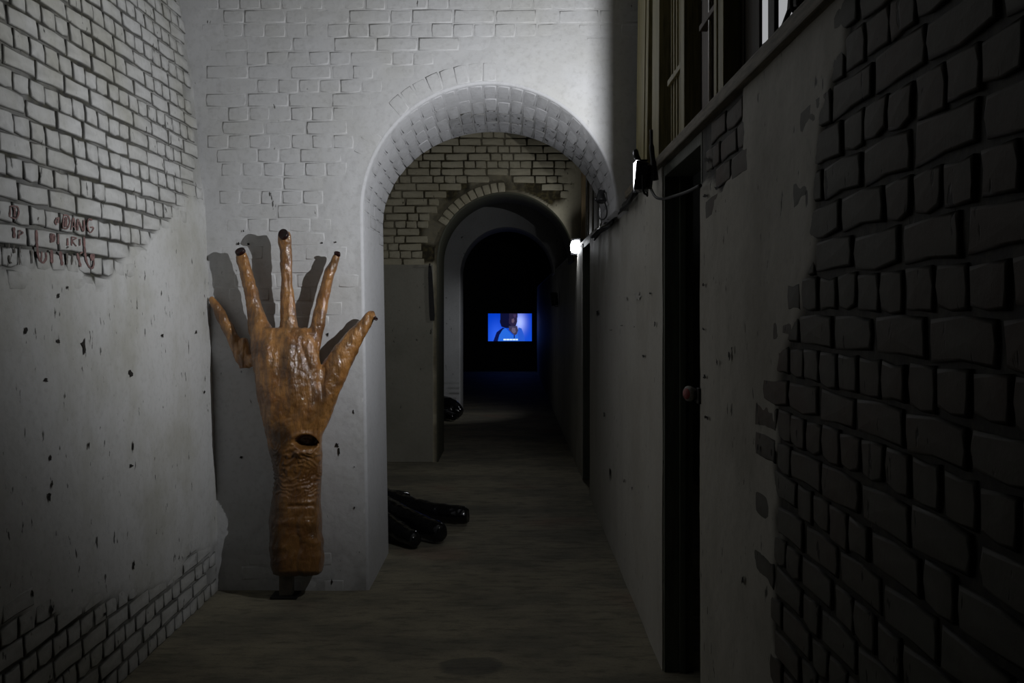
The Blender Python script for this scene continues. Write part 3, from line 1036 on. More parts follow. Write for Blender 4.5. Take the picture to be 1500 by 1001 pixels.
tim('board', yy(947), yy(931), 0.655, 0.70, M['timber'], lean=0.10)
tim('board', yy(943.5), yy(940.5), 0.650, 0.654, M['timber'], lean=0.10)
tim('backing_board', yy(978), yy(931), 0.712, 0.725, M['timber_dark'])
tim('post', yy(967), yy(957), 0.648, 0.71, M['timber'], lean=0.03)
tim('batten', yy(956.6), yy(954.6), 0.655, 0.68, M['timber'], lean=0.04)
tim('board', yy(1000), yy(977), 0.672, 0.70, M['timber'])
for q in range(5):
    ya = yy(979 + q * 4.0)
    tim('batten', ya - 0.012, ya, 0.666, 0.672, M['timber'])
tim('post', yy(1006), yy(1000), 0.645, 0.71, M['timber'])
tim('rail', yy(1000) + 0.002, yy(977.5), 0.655, 0.671, M['timber'], 0.30, 0.325)
tim('backing_board', yy(1018), yy(1006), 0.71, 0.725, M['timber_dark'])
tim('board', yy(1031), yy(1018), 0.68, 0.71, M['timber_red'])
tim('board', yy(1037), yy(1031.5), 0.69, 0.71, M['timber_red'])
tim('rail', yy(1050) + .002, yy(1026), 0.65, 0.678, M['timber_red'], 0.325, 0.345)
tim('backing_board', yy(1050), yy(1037), 0.712, 0.725, M['timber_dark'])
tim('post', yy(1054), yy(1050), 0.645, 0.70, M['timber'])
tim('post', yy(1064), yy(1056.5), 0.645, 0.70, M['timber'])
tim('backing_board', yy(1057), yy(1053.5), 0.70, 0.712, M['timber_dark'])
for a, b in ((1064.3, 1079), (1079.4, 1094), (1094.5, 1106), (1106.4, 1117)):
    xo = 0.70 + random.uniform(0, .004)
    tim('board', yy(b, .71), yy(a, .71), xo, 0.71, M['timber_dark'])
tim('post', yy(1137), yy(1127.5), 0.65, 0.662, M['timber_dark'])
for a, b in ((1176, 1200), (1200.8, 1226), (1227, 1256), (1257, 1292), (1293, 1340), (1341, 1400)):
    tim('board', yy(b, .69), yy(a, .69), 0.69 + random.uniform(0, .012), 0.72, M['timber_dark'])
o = mesh_obj('bar', *tube_geo([(0.66 - .67, yy(1040, .66) - 3.4, 0), (0.66 - .67, yy(1040, .66) - 3.4, 1.9)], 0.006, 8), M['bar'], TP)
o['label'] = 'thin pale metal bar'

# the same in the bay beyond: tan post and pale bars
TP2 = thing('timber_partition', (0.66, 8.0, WT + 0.03), 'tan post and pale bars on right wall seen beyond the nearest arch', 'partition')
bm = bmesh.new(); bm_box(bm, 0.022, 0.062, 1.74, 1.84, 0, 1.9, 0.004)
bm_obj('post', bm, M['tan'], TP2)
for px in (859.5, 868.5):
    o = mesh_obj('bar', *tube_geo([(0, yy(px, .66) - 8.0, 0), (0, yy(px, .66) - 8.0, 1.6)], 0.0085, 10), M['bar'], TP2)
    o['label'] = 'thin pale metal bar'
bm = bmesh.new(); bm_box(bm, 0.055, 0.075, -1.78, 1.2, 0, 2.0)
bm_obj('backing_board', bm, M['timber_dark'], TP2)

# ------------------------------------------------------------------ lamps
def flood_lamp(name, loc, face, mat, label, wd, ht, bulge, up=(0, 0, 1), hood=0.6):
    """LED flood lamp: finned housing, bezel, bulging lens, bracket. Local +Z is the way it faces"""
    root = thing(name, loc, label, 'lamp', None)
    n = Vector(face).normalized()
    u = Vector(up)
    e = u.cross(n).normalized()
    u = n.cross(e).normalized()
    R = Matrix((e, u, n)).transposed()
    root.rotation_euler = R.to_euler()
    bm = bmesh.new()
    bm_box(bm, -wd / 2 - .012, wd / 2 + .012, -ht / 2 - .012, ht / 2 + .012, -0.035, -0.004, 0.006)
    hs = bm_obj('housing', bm, M['black_plastic'], root)
    for k in range(6):
        x = -wd / 2 + wd * (k + 0.5) / 6
        bm = bmesh.new()
        bm_box(bm, x - 0.003, x + 0.003, -ht / 2, ht / 2, -0.05, -0.034, 0.001)
        bm_obj('fin', bm, M['black_plastic'], hs)
    bm = bmesh.new()
    for (a, b, c, d) in ((-wd / 2 - .014, wd / 2 + .014, ht / 2 + .001, ht / 2 + .014), (-wd / 2 - .014, wd / 2 + .014, -ht / 2 - .014, -ht / 2 - .001), (-wd / 2 - .014, -wd / 2 - .001, -ht / 2 - .001, ht / 2 + .001), (wd / 2 + .001, wd / 2 + .014, -ht / 2 - .001, ht / 2 + .001)):
        bm_box(bm, a, b, c, d, -0.006, bulge * hood)
    bm_obj('bezel', bm, M['black_plastic'], root)
    # lens: superelliptic dome
    V, Fc = [], []
    ns, nr = 24, 5
    for r in range(nr):
        t = r / (nr - 1) * math.pi / 2 * 0.96
        for k in range(ns):
            a = 2 * math.pi * k / ns
            ca, sa = math.cos(a), math.sin(a)
            sx = math.copysign(abs(ca) ** 0.6, ca) * wd / 2 * math.cos(t)
            sy = math.copysign(abs(sa) ** 0.6, sa) * ht / 2 * math.cos(t)
            V.append((sx, sy, bulge * math.sin(t)))
    V.append((0, 0, bulge))
    for r in range(nr - 1):
        for k in range(ns):
            k2 = (k + 1) % ns
            Fc.append((r * ns + k, r * ns + k2, (r + 1) * ns + k2, (r + 1) * ns + k))
    for k in range(ns):
        Fc.append(((nr - 1) * ns + k, (nr - 1) * ns + (k + 1) % ns, len(V) - 1))
    o = mesh_obj('lens', V, Fc, mat, root)
    o['label'] = 'glowing white lens'
    # U bracket
    hx = wd / 2 + 0.02
    pts = [(-hx, 0, -0.02), (-hx, -ht / 2 - .02, -0.03), (0, -ht / 2 - 0.026, -0.035), (hx, -ht / 2 - .02, -0.03), (hx, 0, -0.02)]
    tube_obj('bracket', pts, 0.0045, M['iron'], root, 6, 4)
    return root


LOC1 = Vector((0.518, 4.04, CAMZ + (HOR - 259) / F * 4.04))
L1 = flood_lamp('flood_lamp', LOC1, (-0.962, 0.255, 0.10), M['lens_near'], 'black lit flood lamp on an arm near the nearest arch, lens edge-on', 0.085, 0.088, 0.008, hood=1.35)
inv = L1.matrix_basis.inverted()
sl = bpy.data.lights.new('beam', 'SPOT')
sl.energy = KEY_WATTS
sl.color = (0.955, 0.975, 1.0)
sl.spot_size = math.radians(KEY_CONE)
sl.spot_blend = KEY_BLEND
sl.shadow_soft_size = 0.004
so_ = bpy.data.objects.new('beam', sl)
COL.objects.link(so_)
so_.parent = L1
so_.matrix_parent_inverse = Matrix.Identity(4)
so_.matrix_basis = inv @ (Matrix.Translation(LOC1 + Vector((-0.962, 0.255, 0.10)) * 0.0165) @ Vector(KEY_AIM).to_track_quat('-Z', 'Y').to_matrix().to_4x4())


vx = LOC1.x - 0.962 * 0.0165  # plate and top flap added to trim the lamp's beam and block spill
bm = bmesh.new()
ends = ((vx - 0.0015, LOC1.y + 0.066), (LOC1.x + 0.016, LOC1.y + 0.054))
q_ = [bm.verts.new((x, y + t, LOC1.z + z)) for (x, y) in ends for t in (0, 0.003) for z in (-0.058, 0.066)]
for f in ((0, 1, 3, 2), (4, 6, 7, 5), (0, 4, 5, 1), (2, 3, 7, 6), (0, 2, 6, 4), (1, 5, 7, 3)):
    bm.faces.new([q_[k] for k in f])
bm_box(bm, vx - 0.001, LOC1.x + 0.03, LOC1.y - 0.03, LOC1.y + 0.060, LOC1.z + 0.063, LOC1.z + 0.066)
bmesh.ops.transform(bm, matrix=inv, verts=bm.verts)
bm_obj('added_beam_flap', bm, M['black_plastic'], L1)


def loc_pts(root, pix):
    iv = root.matrix_basis.inverted()
    return [iv @ (p if isinstance(p, Vector) else ray(*p)) for p in pix]


def wall_pt(x, y, X=0.60):
    d = X * F / (x - 750)
    return Vector((X, d, CAMZ + (HOR - y) / F * d))


tube_obj('clamp_arm', loc_pts(L1, [(938, 244, 4.06), (943, 240, 4.08), (949, 243, 4.12), (955, 248, 4.16)]), 0.011, M['black_plastic'], L1, 8)
tube_obj('clamp_jaw', loc_pts(L1, [(954, 190, 4.17), (954.5, 215, 4.18), (957, 240, 4.18), (960, 264, 4.2)]), [0.007] * 6 + [0.011] * 6 + [0.014] * 7, M['black_plastic'], L1, 8)
tube_obj('clamp_handle', loc_pts(L1, [(930.5, 219, 4.12), (932, 228, 4.12), (937, 238, 4.12), (944, 243, 4.11)]), [.008, .010, .012] + [.0125] * 16, M['black_plastic'], L1, 8)
tube_obj('cable', loc_pts(L1, [(948, 262, 4.08), wall_pt(950, 268, .585), wall_pt(955, 280, .60), wall_pt(961, 289, .598), wall_pt(972, 291.5, .60), wall_pt(990, 287, .60), wall_pt(1010, 280, .60), wall_pt(1026, 272, .605)]), 0.006, M['cable'], L1)

# bunch of black cables lying on the wall top at the arch foot
CB = thing('cable_bundle', wall_pt(893, 327, .6), 'tangle of black cables along the wall top at the arch foot', 'cables')
for i in range(4):
    pts = []
    base = [(868, 349, .60), (880, 338, .603), (893, 327, .603), (902, 316, .606), (912, 304, .605), (922, 293, .605), (930, 282, .608)]
    for (x, y, X) in base:
        pts.append(wall_pt(x + random.uniform(-3, 3), y + random.uniform(-4, 2.5), X - 0.012 * i * random.uniform(.1, 1)))
    tube_obj('cable', [Vector(p) - CB.location for p in pts], 0.008 + 0.002 * (i % 2), M['cable'], CB)

L0 = flood_lamp('flood_lamp', (0.674, 2.30, tz + 0.125), (-0.25, 0.95, 0.15), M['dead_lens'], 'unlit black flood lamp on the rail by the pale gap, seen from behind', 0.04, 0.12, 0.008)
tube_obj('cable', loc_pts(L0, [Vector((.672, 2.30, tz + .07)), Vector((.665, 2.33, tz + .10)), Vector((.655, 2.36, tz + .06)), Vector((.645, 2.40, tz + .025)), Vector((.625, 2.47, tz + .012))]), 0.006, M['cable'], L0, 8)
# small dark spotlight fixed to the right side of the arch, with a loop of flex
SP = thing('spotlight', ray(880, 288, 5.72), 'small black unlit spotlight on inside of the nearest arch with cable loop', 'lamp')
iv = SP.matrix_basis.inverted()
Vt, Ft = tube_geo([(0.004, 0.02, 0.036), (0.003, 0.018, 0.032), (0.0, 0.0, 0.004), (0.001, -0.012, -0.026), (0.001, -0.014, -0.032)], [0.010, 0.015, 0.024, 0.031, 0.027], 16)
mesh_obj('housing', Vt, Ft, M['black_plastic'], SP)
tube_obj('bracket', [(0.008, 0.02, 0.02), (0.028, 0.02, 0.035), (0.045, 0.02, 0.02)], 0.008, M['black_plastic'], SP, 8)
tube_obj('neck', loc_pts(SP, [(880, 289, 5.72), (875, 291, 5.72), (871, 292, 5.72)]), 0.011, M['black_plastic'], SP, 8)
tube_obj('flex', loc_pts(SP, [(886, 297, 5.7), (889, 308, 5.7), (888, 317, 5.7), (884, 321.5, 5.7), (879, 320.5, 5.7), (877, 315, 5.7), (877, 306, 5.7)]), 0.0042, M['cable'], SP, 6)
o = tube_obj('conduit', [ray(879, 303, 6.05), ray(879, 322, 6.05), ray(878.5, 332, 6.05), ray(876, 336, 6.05)], 0.006, M['bar'], None, 8)
tag(o, 'short pale conduit under the small spotlight at arch foot', 'pipe')

# lamp at the second wall: glares towards the viewer
L2 = flood_lamp('flood_lamp', ray(843.5, 361.5, 9.55), (-0.82, -0.57, 0.04), M['lens_bend'], 'glaring white flood lamp on the wall top before the second arch', 0.115, 0.125, 0.045, hood=0.1)
# lamp in the third bay, its back to the viewer
L3 = flood_lamp('flood_lamp', (0.55, 13.2, 1.66), (-0.93, 0.36, -0.1), M['lens_far'], 'black flood lamp on the right wall in the far bay, seen from behind', 0.10, 0.15, 0.012, hood=1.05)

sl = bpy.data.lights.new('beam', 'SPOT')
sl.energy = 17.0
sl.color = (0.92, 0.95, 1.0)
sl.spot_size = math.radians(84)
sl.spot_blend = 0.8
sl.shadow_soft_size = 0.02
so_ = bpy.data.objects.new('beam', sl)
COL.objects.link(so_)
so_.parent = L3
so_.matrix_parent_inverse = Matrix.Identity(4)
so_.matrix_basis = L3.matrix_basis.inverted() @ (Matrix.Translation(L3.location + Vector((-0.93, 0.36, -0.1)) * 0.025) @ Vector((-1.5, 1.15, -0.95)).to_track_quat('-Z', 'Y').to_matrix().to_4x4())

# ------------------------------------------------------------------ red knob by the near doorway
kp = ray(1021, 577, 3.36)
kp.x = XR - 0.030
KN = thing('wall_knob', kp, 'small round red and white knob on right wall at near doorway edge', 'knob')
Vt, Ft = tube_geo([(0, 0.030, 0), (0, 0.026, 0), (0, 0.004, 0), (0, -0.004, 0), (0, -0.010, 0)], [0.012, 0.017, 0.026, 0.026, 0.021], 18)
Vt2 = [Vector(v) for v in Vt]
rotk = Matrix.Rotation(math.radians(-62), 4, 'Z')
mesh_obj('rim', [rotk @ v for v in Vt2], Ft, M['knob_white'], KN)
Vt, Ft = tube_geo([(0, -0.008, 0), (0, -0.012, 0), (0, -0.015, 0)], [0.020, 0.018, 0.010], 18)
mesh_obj('disc', [rotk @ Vector(v) for v in Vt], Ft, M['knob_red'], KN)
tube_obj('stem', [(0.0, 0.0, 0), (0.018, 0.006, 0), (0.034, -0.012, -0.003)], 0.008, M['iron'], KN, 8)
box_obj('plate', 0.022, 0.031, -0.055, -0.012, -0.030, 0.022, M['iron'], KN, 0.002)


# ------------------------------------------------------------------ hands
def fuse(parts, voxel, smooth_it=4):
    """closed shells -> one continuous surface (voxel remesh), as numpy verts and faces"""
    V, Fc = [], []
    for v, f in parts:
        n0 = len(V)
        V += [tuple(p) for p in v]
        Fc += [tuple(n0 + q for q in g) for g in f]
    me = bpy.data.meshes.new('fuse_source')
    me.from_pydata(V, [], Fc)
    ob = bpy.data.objects.new('fuse_source', me)
    COL.objects.link(ob)
    md = ob.modifiers.new('remesh', 'REMESH')
    md.mode = 'VOXEL'; md.voxel_size = voxel
    dg = bpy.context.evaluated_depsgraph_get()
    ev = ob.evaluated_get(dg)
    m2 = bpy.data.meshes.new_from_object(ev)
    n = len(m2.vertices)
    co = np.empty(n * 3); m2.vertices.foreach_get('co', co); co = co.reshape(-1, 3)
    faces = [tuple(p.vertices) for p in m2.polygons]
    ed = np.empty(len(m2.edges) * 2, np.int32); m2.edges.foreach_get('vertices', ed); ed = ed.reshape(-1, 2)
    bpy.data.objects.remove(ob); bpy.data.meshes.remove(me); bpy.data.meshes.remove(m2)
    deg = np.zeros(n); np.add.at(deg, ed[:, 0], 1); np.add.at(deg, ed[:, 1], 1)
    deg = np.maximum(deg, 1)

    def smooth(a, it, k=0.5):
        for _ in range(it):
            s = np.zeros_like(a)
            np.add.at(s, ed[:, 0], a[ed[:, 1]]); np.add.at(s, ed[:, 1], a[ed[:, 0]])
            a = a + k * (s / deg[:, None] - a)
        return a
    co = smooth(co, smooth_it)
    return co, faces, smooth


def normals(co, faces):
    n = np.zeros_like(co)
    q = [f for f in faces if len(f) == 4]
    Fq = np.array(q)
    nn = np.cross(co[Fq[:, 2]] - co[Fq[:, 0]], co[Fq[:, 3]] - co[Fq[:, 1]])
    for k in range(4):
        np.add.at(n, Fq[:, k], nn)
    return n / (np.linalg.norm(n, axis=1)[:, None] + 1e-12)


def px_tube(rows, seg=16, squash=0.9, sub=5):
    """rows: pixel x, pixel y, depth, radius in pixels"""
    P = spline(rows, sub)
    pts = [ray(p[0], p[1], p[2]) for p in P]
    rad = [max(p[3], 0.5) / F * p[2] for p in P]
    # rounded ends
    return tube_geo(pts, rad, seg, squash)


DH = 5.235      # depth of the hand's middle


def arm_loft(rows, hollow=True):
    """rows: y, left x, right x, half depth, depth -> a closed loft, the lower end hollowed"""
    R = spline(rows, 5)
    seg = 40
    V, Fc = [], []

    def ring(r, shrink=0.0):
        y, xl, xr, hd, dc = r
        c = ray((xl + xr) / 2, y, dc)
        hw = (xr - xl) / 2 / F * dc - shrink
        hd = hd - shrink
        for k in range(seg):
            t = 2 * math.pi * k / seg
            ct, st = math.cos(t), math.sin(t)
            e = 0.82 if y < 690 else max(0.62, 0.82 - (y - 690) * 0.004)
            V.append(c + Vector((math.copysign(abs(ct) ** e, ct) * hw, math.copysign(abs(st) ** e, st) * hd, 0)))
    order = [(r, 0.0) for r in R]
    if hollow:
        inner = [r for r in R[::-1] if r[0] > 800]
        order = order + [(r, 0.028) for r in inner]
    for r, s in order:
        ring(r, s)
    n = len(order)
    for i in range(n - 1):
        for k in range(seg):
            k2 = (k + 1) % seg
            Fc.append((i * seg + k, i * seg + k2, (i + 1) * seg + k2, (i + 1) * seg + k))
    for i in (0, n - 1):
        c = len(V)
        V.append(sum((V[i * seg + k] for k in range(seg)), Vector()) / seg)
        for k in range(seg):
            Fc.append((c, i * seg + (k + 1) % seg, i * seg + k) if i == 0 else (c, i * seg + k, i * seg + (k + 1) % seg))
    return V, Fc


parts = [
    arm_loft([(480, 372, 452, .040, 5.215), (495, 367, 462, .056, 5.205), (520, 369, 467, .066, 5.19), (560, 374, 472, .076, 5.178), (600, 381, 477, .084, 5.175), (632, 389, 474, .094, 5.185),
              (652, 394, 471, .100, 5.198), (672, 398, 471, .098, 5.212), (700, 402, 470, .096, 5.23), (730, 400, 469, .100, 5.23), (762, 397, 470, .106, 5.226), (800, 396, 473, .110, 5.222), (826, 399, 473, .110, 5.222), (838, 402, 471, .106, 5.222)]),
    px_tube([(351, 366, 5.262, 7.2), (355, 380, 5.262, 9.2), (359, 395, 5.26, 8.8), (366.5, 424, 5.255, 10.4), (372, 448, 5.248, 11.2), (378, 472, 5.238, 15), (386, 498, 5.222, 18), (396, 535, 5.20, 19)]),
    px_tube([(415.5, 340, 5.235, 8.2), (417, 352, 5.238, 10.2), (418, 366, 5.24, 9.4), (419.5, 408, 5.24, 9.2), (421.5, 440, 5.235, 10.8), (423, 470, 5.225, 12.6), (423, 494, 5.215, 14), (422, 530, 5.195, 17)]),
    px_tube([(494.5, 370, 5.266, 4.4), (490, 383, 5.264, 6.6), (482.5, 402, 5.26, 8.6), (477, 421, 5.256, 8.8), (467.5, 464, 5.242, 9.8), (460.5, 495, 5.228, 11.5), (455, 520, 5.212, 14), (446, 552, 5.195, 18)]),
    px_tube([(549, 458, 5.25, 3), (542, 463, 5.25, 8), (536, 473, 5.248, 9.5), (526, 486, 5.244, 13), (505, 516, 5.23, 17), (488, 546, 5.212, 20), (473, 581, 5.195, 21), (462, 615, 5.19, 20), (452, 640, 5.192, 18)], squash=0.8),
    px_tube([(541, 462, 5.24, 4), (547, 464, 5.236, 3.4), (551, 468, 5.234, 2.4)], squash=1),
    px_tube([(308.5, 436, 5.312, 2.5), (313, 444, 5.308, 5.2), (322, 459, 5.303, 7.6), (332, 476, 5.3, 9), (341, 495, 5.295, 9.4), (349, 514, 5.288, 9.2), (356, 529, 5.284, 9), (364, 529, 5.28, 9), (380, 526, 5.25, 10), (396, 520, 5.22, 10)], squash=0.9),
    px_tube([(357, 495, 5.285, 5), (358.5, 516, 5.282, 8.5), (359, 540, 5.282, 8.4)], squash=0.9),
]
co, faces, sm = fuse(parts, 0.0052, 5)
nr = normals(co, faces)
PX = 750 + co[:, 0] / co[:, 1] * F
PY = HOR - (co[:, 2] - CAMZ) / co[:, 1] * F
front = sstep(0.15, -0.25, nr[:, 1])           # faces the passage
disp = (fbm(co[:, 0] * 9, co[:, 1] * 9, co[:, 2] * 7, 501, 3) - 0.5) * 0.017
# long tendons and paper folds running up into the fingers
ridge = 1 - np.abs(2 * fbm(co[:, 0] * 34, co[:, 1] * 20, co[:, 2] * 6, 502, 2) - 1)
disp += (ridge - 0.75) * 0.0075 * sstep(640, 560, PY)
disp += (fbm(co[:, 0] * 60, co[:, 1] * 60, co[:, 2] * 28, 505, 2) - 0.5) * 0.006
cr = 1 - np.abs(2 * fbm(co[:, 0] * 16, co[:, 1] * 16, co[:, 2] * 22, 507, 3) - 1)
disp -= 0.0022 * sstep(0.86, 1.0, cr) * front
# knuckle valleys between the fingers, tendon bands
for (xa, ya, xb, yb, wdt, amp) in ((422, 500, 430, 590, 9, .010), (388, 500, 405, 610, 9, .008), (404, 490, 408, 540, 8, -.006), (442, 505, 466, 570, 5, -.012), (450, 515, 470, 590, 5, .010), (474, 540, 464, 640, 5, -.012)):
    t = np.clip((PY - ya) / (yb - ya), 0, 1)
    d = PX - (xa + (xb - xa) * t)
    disp += amp * np.exp(-(d / wdt) ** 2) * front * sstep(ya - 15, ya + 10, PY) * sstep(yb + 15, yb - 15, PY)
# wrinkles across the wrist
wr_ = np.sin((PY + 9 * (fbm(co[:, 0] * 14, co[:, 2] * 10, 0, 503) - .5) * 6 + 0.12 * (PX - 435)) * 0.42)
band = sstep(640, 662, PY) * sstep(742, 715, PY)
disp += band * front * (np.abs(wr_) - 0.5) * -0.009 * (0.3 + 1.2 * fbm(co[:, 0] * 16, co[:, 2] * 16, 0, 506))
wr2 = np.sin((PY + 60 * (fbm(co[:, 0] * 9, co[:, 2] * 9, 0, 504) - .5)) * 0.16)
disp += sstep(735, 760, PY) * sstep(838, 815, PY) * wr2 * 0.0022
# fold line round the forearm, where the paper laps
lap = sstep(418, 426, PX) * sstep(466, 455, PX) * front
disp += lap * (-0.006 * np.exp(-((PY - 742 + 0.04 * (PX - 430)) / 2.2) ** 2) + 0.005 * np.exp(-((PY - 737 + 0.04 * (PX - 430)) / 3) ** 2))
disp += -0.006 * np.exp(-((PX - 436 - 3 * np.sin(PY * .12)) / 3.0) ** 2) * front * sstep(745, 760, PY)
disp = np.clip(disp, -0.03, 0.022)
co2 = co + nr * disp[:, None]
# torn hollow at the wrist: an arched opening with a lip below
hx, hy = (PX - 448) / 20.5, (PY - 648 - 0.010 * (PX - 446) ** 2 * 0.6) / 11.5
arch_y = hy + 0.30 * hx ** 2 - 0.28 * hx
hole = sstep(1.05, 0.62, np.sqrt(hx ** 2 * (1 + 0.2 * (hy > 0)) + (hy * 1.02) ** 2)) * front * (hy < 0.95)
co2[:, 1] += hole * 0.085
lip = np.exp(-((PY - 664.5) / 3.6) ** 2) * sstep(24, 14, np.abs(PX - 450)) * front
brow = np.exp(-((PY - 637 - 0.012 * (PX - 446) ** 2) / 4.0) ** 2) * sstep(26, 16, np.abs(PX - 448)) * front
co2[:, 1] -= lip * 0.014 + brow * 0.008
co2[:, 1] = np.minimum(co2[:, 1], D1 - 0.006)
co2[:, 0] = np.maximum(co2[:, 0], XL(co2[:, 2]) + 0.008)
co2 = sm(co2, 1, 0.35)
# varnish stains, with shade painted on forearm's left, groove and wrist hollow
stain_shade = 0.97 * sstep(1.3, 0.45, np.sqrt(((PX - 411) / 17) ** 2 + ((PY - 640) / 26) ** 2)) * (0.55 + 0.45 * fbm(co[:, 0] * 20, co[:, 2] * 20, 0, 7))
stain_shade = np.maximum(stain_shade, 0.62 * sstep(630, 690, PY) * (0.45 + 0.75 * fbm(co[:, 0] * 10, co[:, 2] * 10, co[:, 1] * 10, 8)) * (0.5 + 0.6 * sstep(428, 408, PX)))  # darker forearm varnish, weighted to the left as painted shade
stain_shade = np.maximum(stain_shade, 0.8 * sstep(640, 665, PY) * sstep(424, 404, PX + 10 * (fbm(co[:, 0] * 12, co[:, 2] * 12, 0, 15) - .5)))  # painted shade on the forearm's left, the side turned from the lamp
stain_shade = np.maximum(stain_shade, 0.34 * sstep(625, 670, PY))
stain_shade = np.maximum(stain_shade, hole * 0.85)  # hollow's shade put into the colour
stain_shade = np.maximum(stain_shade, 0.9 * sstep(833, 840, PY))
stain_shade = np.maximum(stain_shade, 0.55 * np.exp(-((PX - (446 + (PY - 505) * 0.2)) / 5) ** 2) * sstep(500, 515, PY) * sstep(640, 600, PY))  # crease shade painted along the groove
stain_shade = np.maximum(stain_shade, 0.6 * sstep(0.50, 0.72, fbm(co[:, 0] * 8, co[:, 1] * 8, co[:, 2] * 8, 9)))
stain_shade = np.maximum(stain_shade, 0.16 * sstep(0.88, 0.99, cr))
stain_shade = np.maximum(stain_shade, 0.45 * sstep(0.45, 0.62, fbm(co[:, 0] * 30, co[:, 1] * 30, co[:, 2] * 9, 10)) * sstep(690, 560, PY))
base = Vector((float(np.mean(co2[:, 0])), 5.225, 0.0))
HS = thing('hand_sculpture', base, 'giant orange-brown varnished hand with dark cut finger ends leaning on the wall', 'sculpture')
mesh_obj('hand', co2 - np.array(base), faces, M['hand'], HS, attr={'stain': np.clip(stain_shade, 0, 1)})


def finger_socket(cx, cy, d, a, b, rot, tilt):
    """dark cut end of a finger: rimmed shallow bowl"""
    c = ray(cx, cy, d)
    n = Vector(tilt).normalized()
    e = Vector((math.cos(rot), 0, -math.sin(rot)))
    e = (e - n * e.dot(n)).normalized()
    f = n.cross(e)
    a, b = a / F * d, b / F * d
    V, Fc = [], []
    ns = 18
    rings = [(1.02, -0.014), (1.06, 0.002), (0.95, 0.008), (0.72, 0.005), (0.35, 0.003)]
    for k_, h in rings:
        for k in range(ns):
            t = 2 * math.pi * k / ns
            V.append(c + e * (math.cos(t) * a * k_) + f * (math.sin(t) * b * k_) + n * h - base)
    V.append(c + n * 0.0025 - base)
    for r in range(len(rings) - 1):
        for k in range(ns):
            k2 = (k + 1) % ns
            Fc.append((r * ns + k, r * ns + k2, (r + 1) * ns + k2, (r + 1) * ns + k))
    for k in range(ns):
        Fc.append(((len(rings) - 1) * ns + k, (len(rings) - 1) * ns + (k + 1) % ns, len(V) - 1))
    o = mesh_obj('finger_end', V, Fc, M['socket'], HS)
    o['label'] = 'dark cut finger end'


finger_socket(351.5, 368, 5.239, 7.2, 5.2, -0.45, (-0.25, -0.75, 0.6))
finger_socket(414.8, 343, 5.197, 7.2, 8.0, -0.5, (-0.30, -0.85, 0.40))
finger_socket(494, 371.5, 5.251, 4.6, 2.6, 0.25, (0.1, -0.7, 0.75))
finger_socket(550.5, 467, 5.226, 2.4, 2.6, 0.3, (0.5, -0.75, -0.35))
# dark post that carries it, on a flat foot
pp = ray(420, 870, 5.235)
bm = bmesh.new(); bm_box(bm, -0.034, 0.034, -0.03, 0.03, 0.012, 0.24, 0.003)
for v in bm.verts:
    v.co += Vector((pp.x - base.x, 0.01, 0))
bm_obj('post', bm, M['post'], HS)
bm = bmesh.new(); bm_box(bm, -0.075, 0.065, -0.06, 0.06, 0, 0.012, 0.003)
for v in bm.verts:
    v.co += Vector((pp.x - base.x, 0.01, 0))
bm_obj('foot_plate', bm, M['iron'], HS)


def metre_tube(rows, seg=16, squash=0.9, sub=5):
    P = spline(rows, sub)
    return tube_geo([Vector(p[:3]) for p in P], list(P[:, 3]), seg, squash)


def black_hand(parts, voxel, loc, label, seed):
    co, faces, sm = fuse(parts, voxel, 4)
    nr = normals(co, faces)
    d = (fbm(co[:, 0] * 9, co[:, 1] * 9, co[:, 2] * 9, seed, 3) - 0.5) * 0.02 + (fbm(co[:, 0] * 40, co[:, 1] * 40, co[:, 2] * 40, seed + 1, 2) - .5) * 0.006
    co = co + nr * d[:, None]
    co[:, 2] = np.maximum(co[:, 2], 0.002)
    b = np.array(loc)
    t = thing('hand_sculpture' if 'hand' in label else 'sculpture', loc, label, 'sculpture')
    mesh_obj('hand' if 'hand' in label else 'body', co - b, faces, M['black_hand'], t)
    return t


g = lambda x, y, d: ray(x, y, d)
bh = black_hand([
    metre_tube([(-1.95, 7.55, .13, .13), (-1.6, 7.45, .13, .13), (-1.3, 7.3, .13, .14), (-1.1, 7.18, .12, .15), (-0.95, 7.08, .11, .12)], squash=0.85),
    metre_tube([(-1.0, 7.15, .13, .12), (-.86, 7.10, .125, .095), (-.66, 7.02, .10, .076), (-.46, 6.95, .085, .068), (-.34, 6.91, .082, .066), (-.30, 6.90, .082, .05)]),
    metre_tube([(-1.05, 7.05, .13, .12), (-.88, 6.88, .14, .085), (-.72, 6.66, .12, .075), (-.56, 6.50, .085, .073), (-.475, 6.42, .075, .068), (-.445, 6.39, .07, .045)]),
    metre_tube([(-1.15, 7.0, .12, .11), (-1.0, 6.8, .13, .08), (-.85, 6.58, .115, .07), (-.70, 6.38, .075, .062), (-.62, 6.28, .062, .055), (-.595, 6.25, .06, .035)]),
    metre_tube([(-1.2, 7.35, .12, .10), (-1.05, 7.45, .10, .075), (-.9, 7.55, .085, .065), (-.8, 7.62, .07, .05)]),
], 0.009, (-1.0, 7.0, 0), 'glossy black hand lying on the floor just past the nearest arch', 900)

black_hand([
    metre_tube([(-1.35, 14.05, .14, .14), (-1.1, 14.0, .16, .15), (-.92, 13.95, .16, .145), (-.80, 13.9, .12, .12), (-.71, 13.85, .07, .07)]),
    metre_tube([(-1.0, 13.95, .1, .09), (-.9, 13.75, .08, .07), (-.78, 13.55, .06, .055)]),
    metre_tube([(-1.1, 13.95, .1, .09), (-1.03, 13.7, .08, .07), (-.93, 13.5, .06, .05)]),
], 0.012, (-1.0, 13.9, 0), 'low dark glossy form at the foot of the grey far wall', 920)

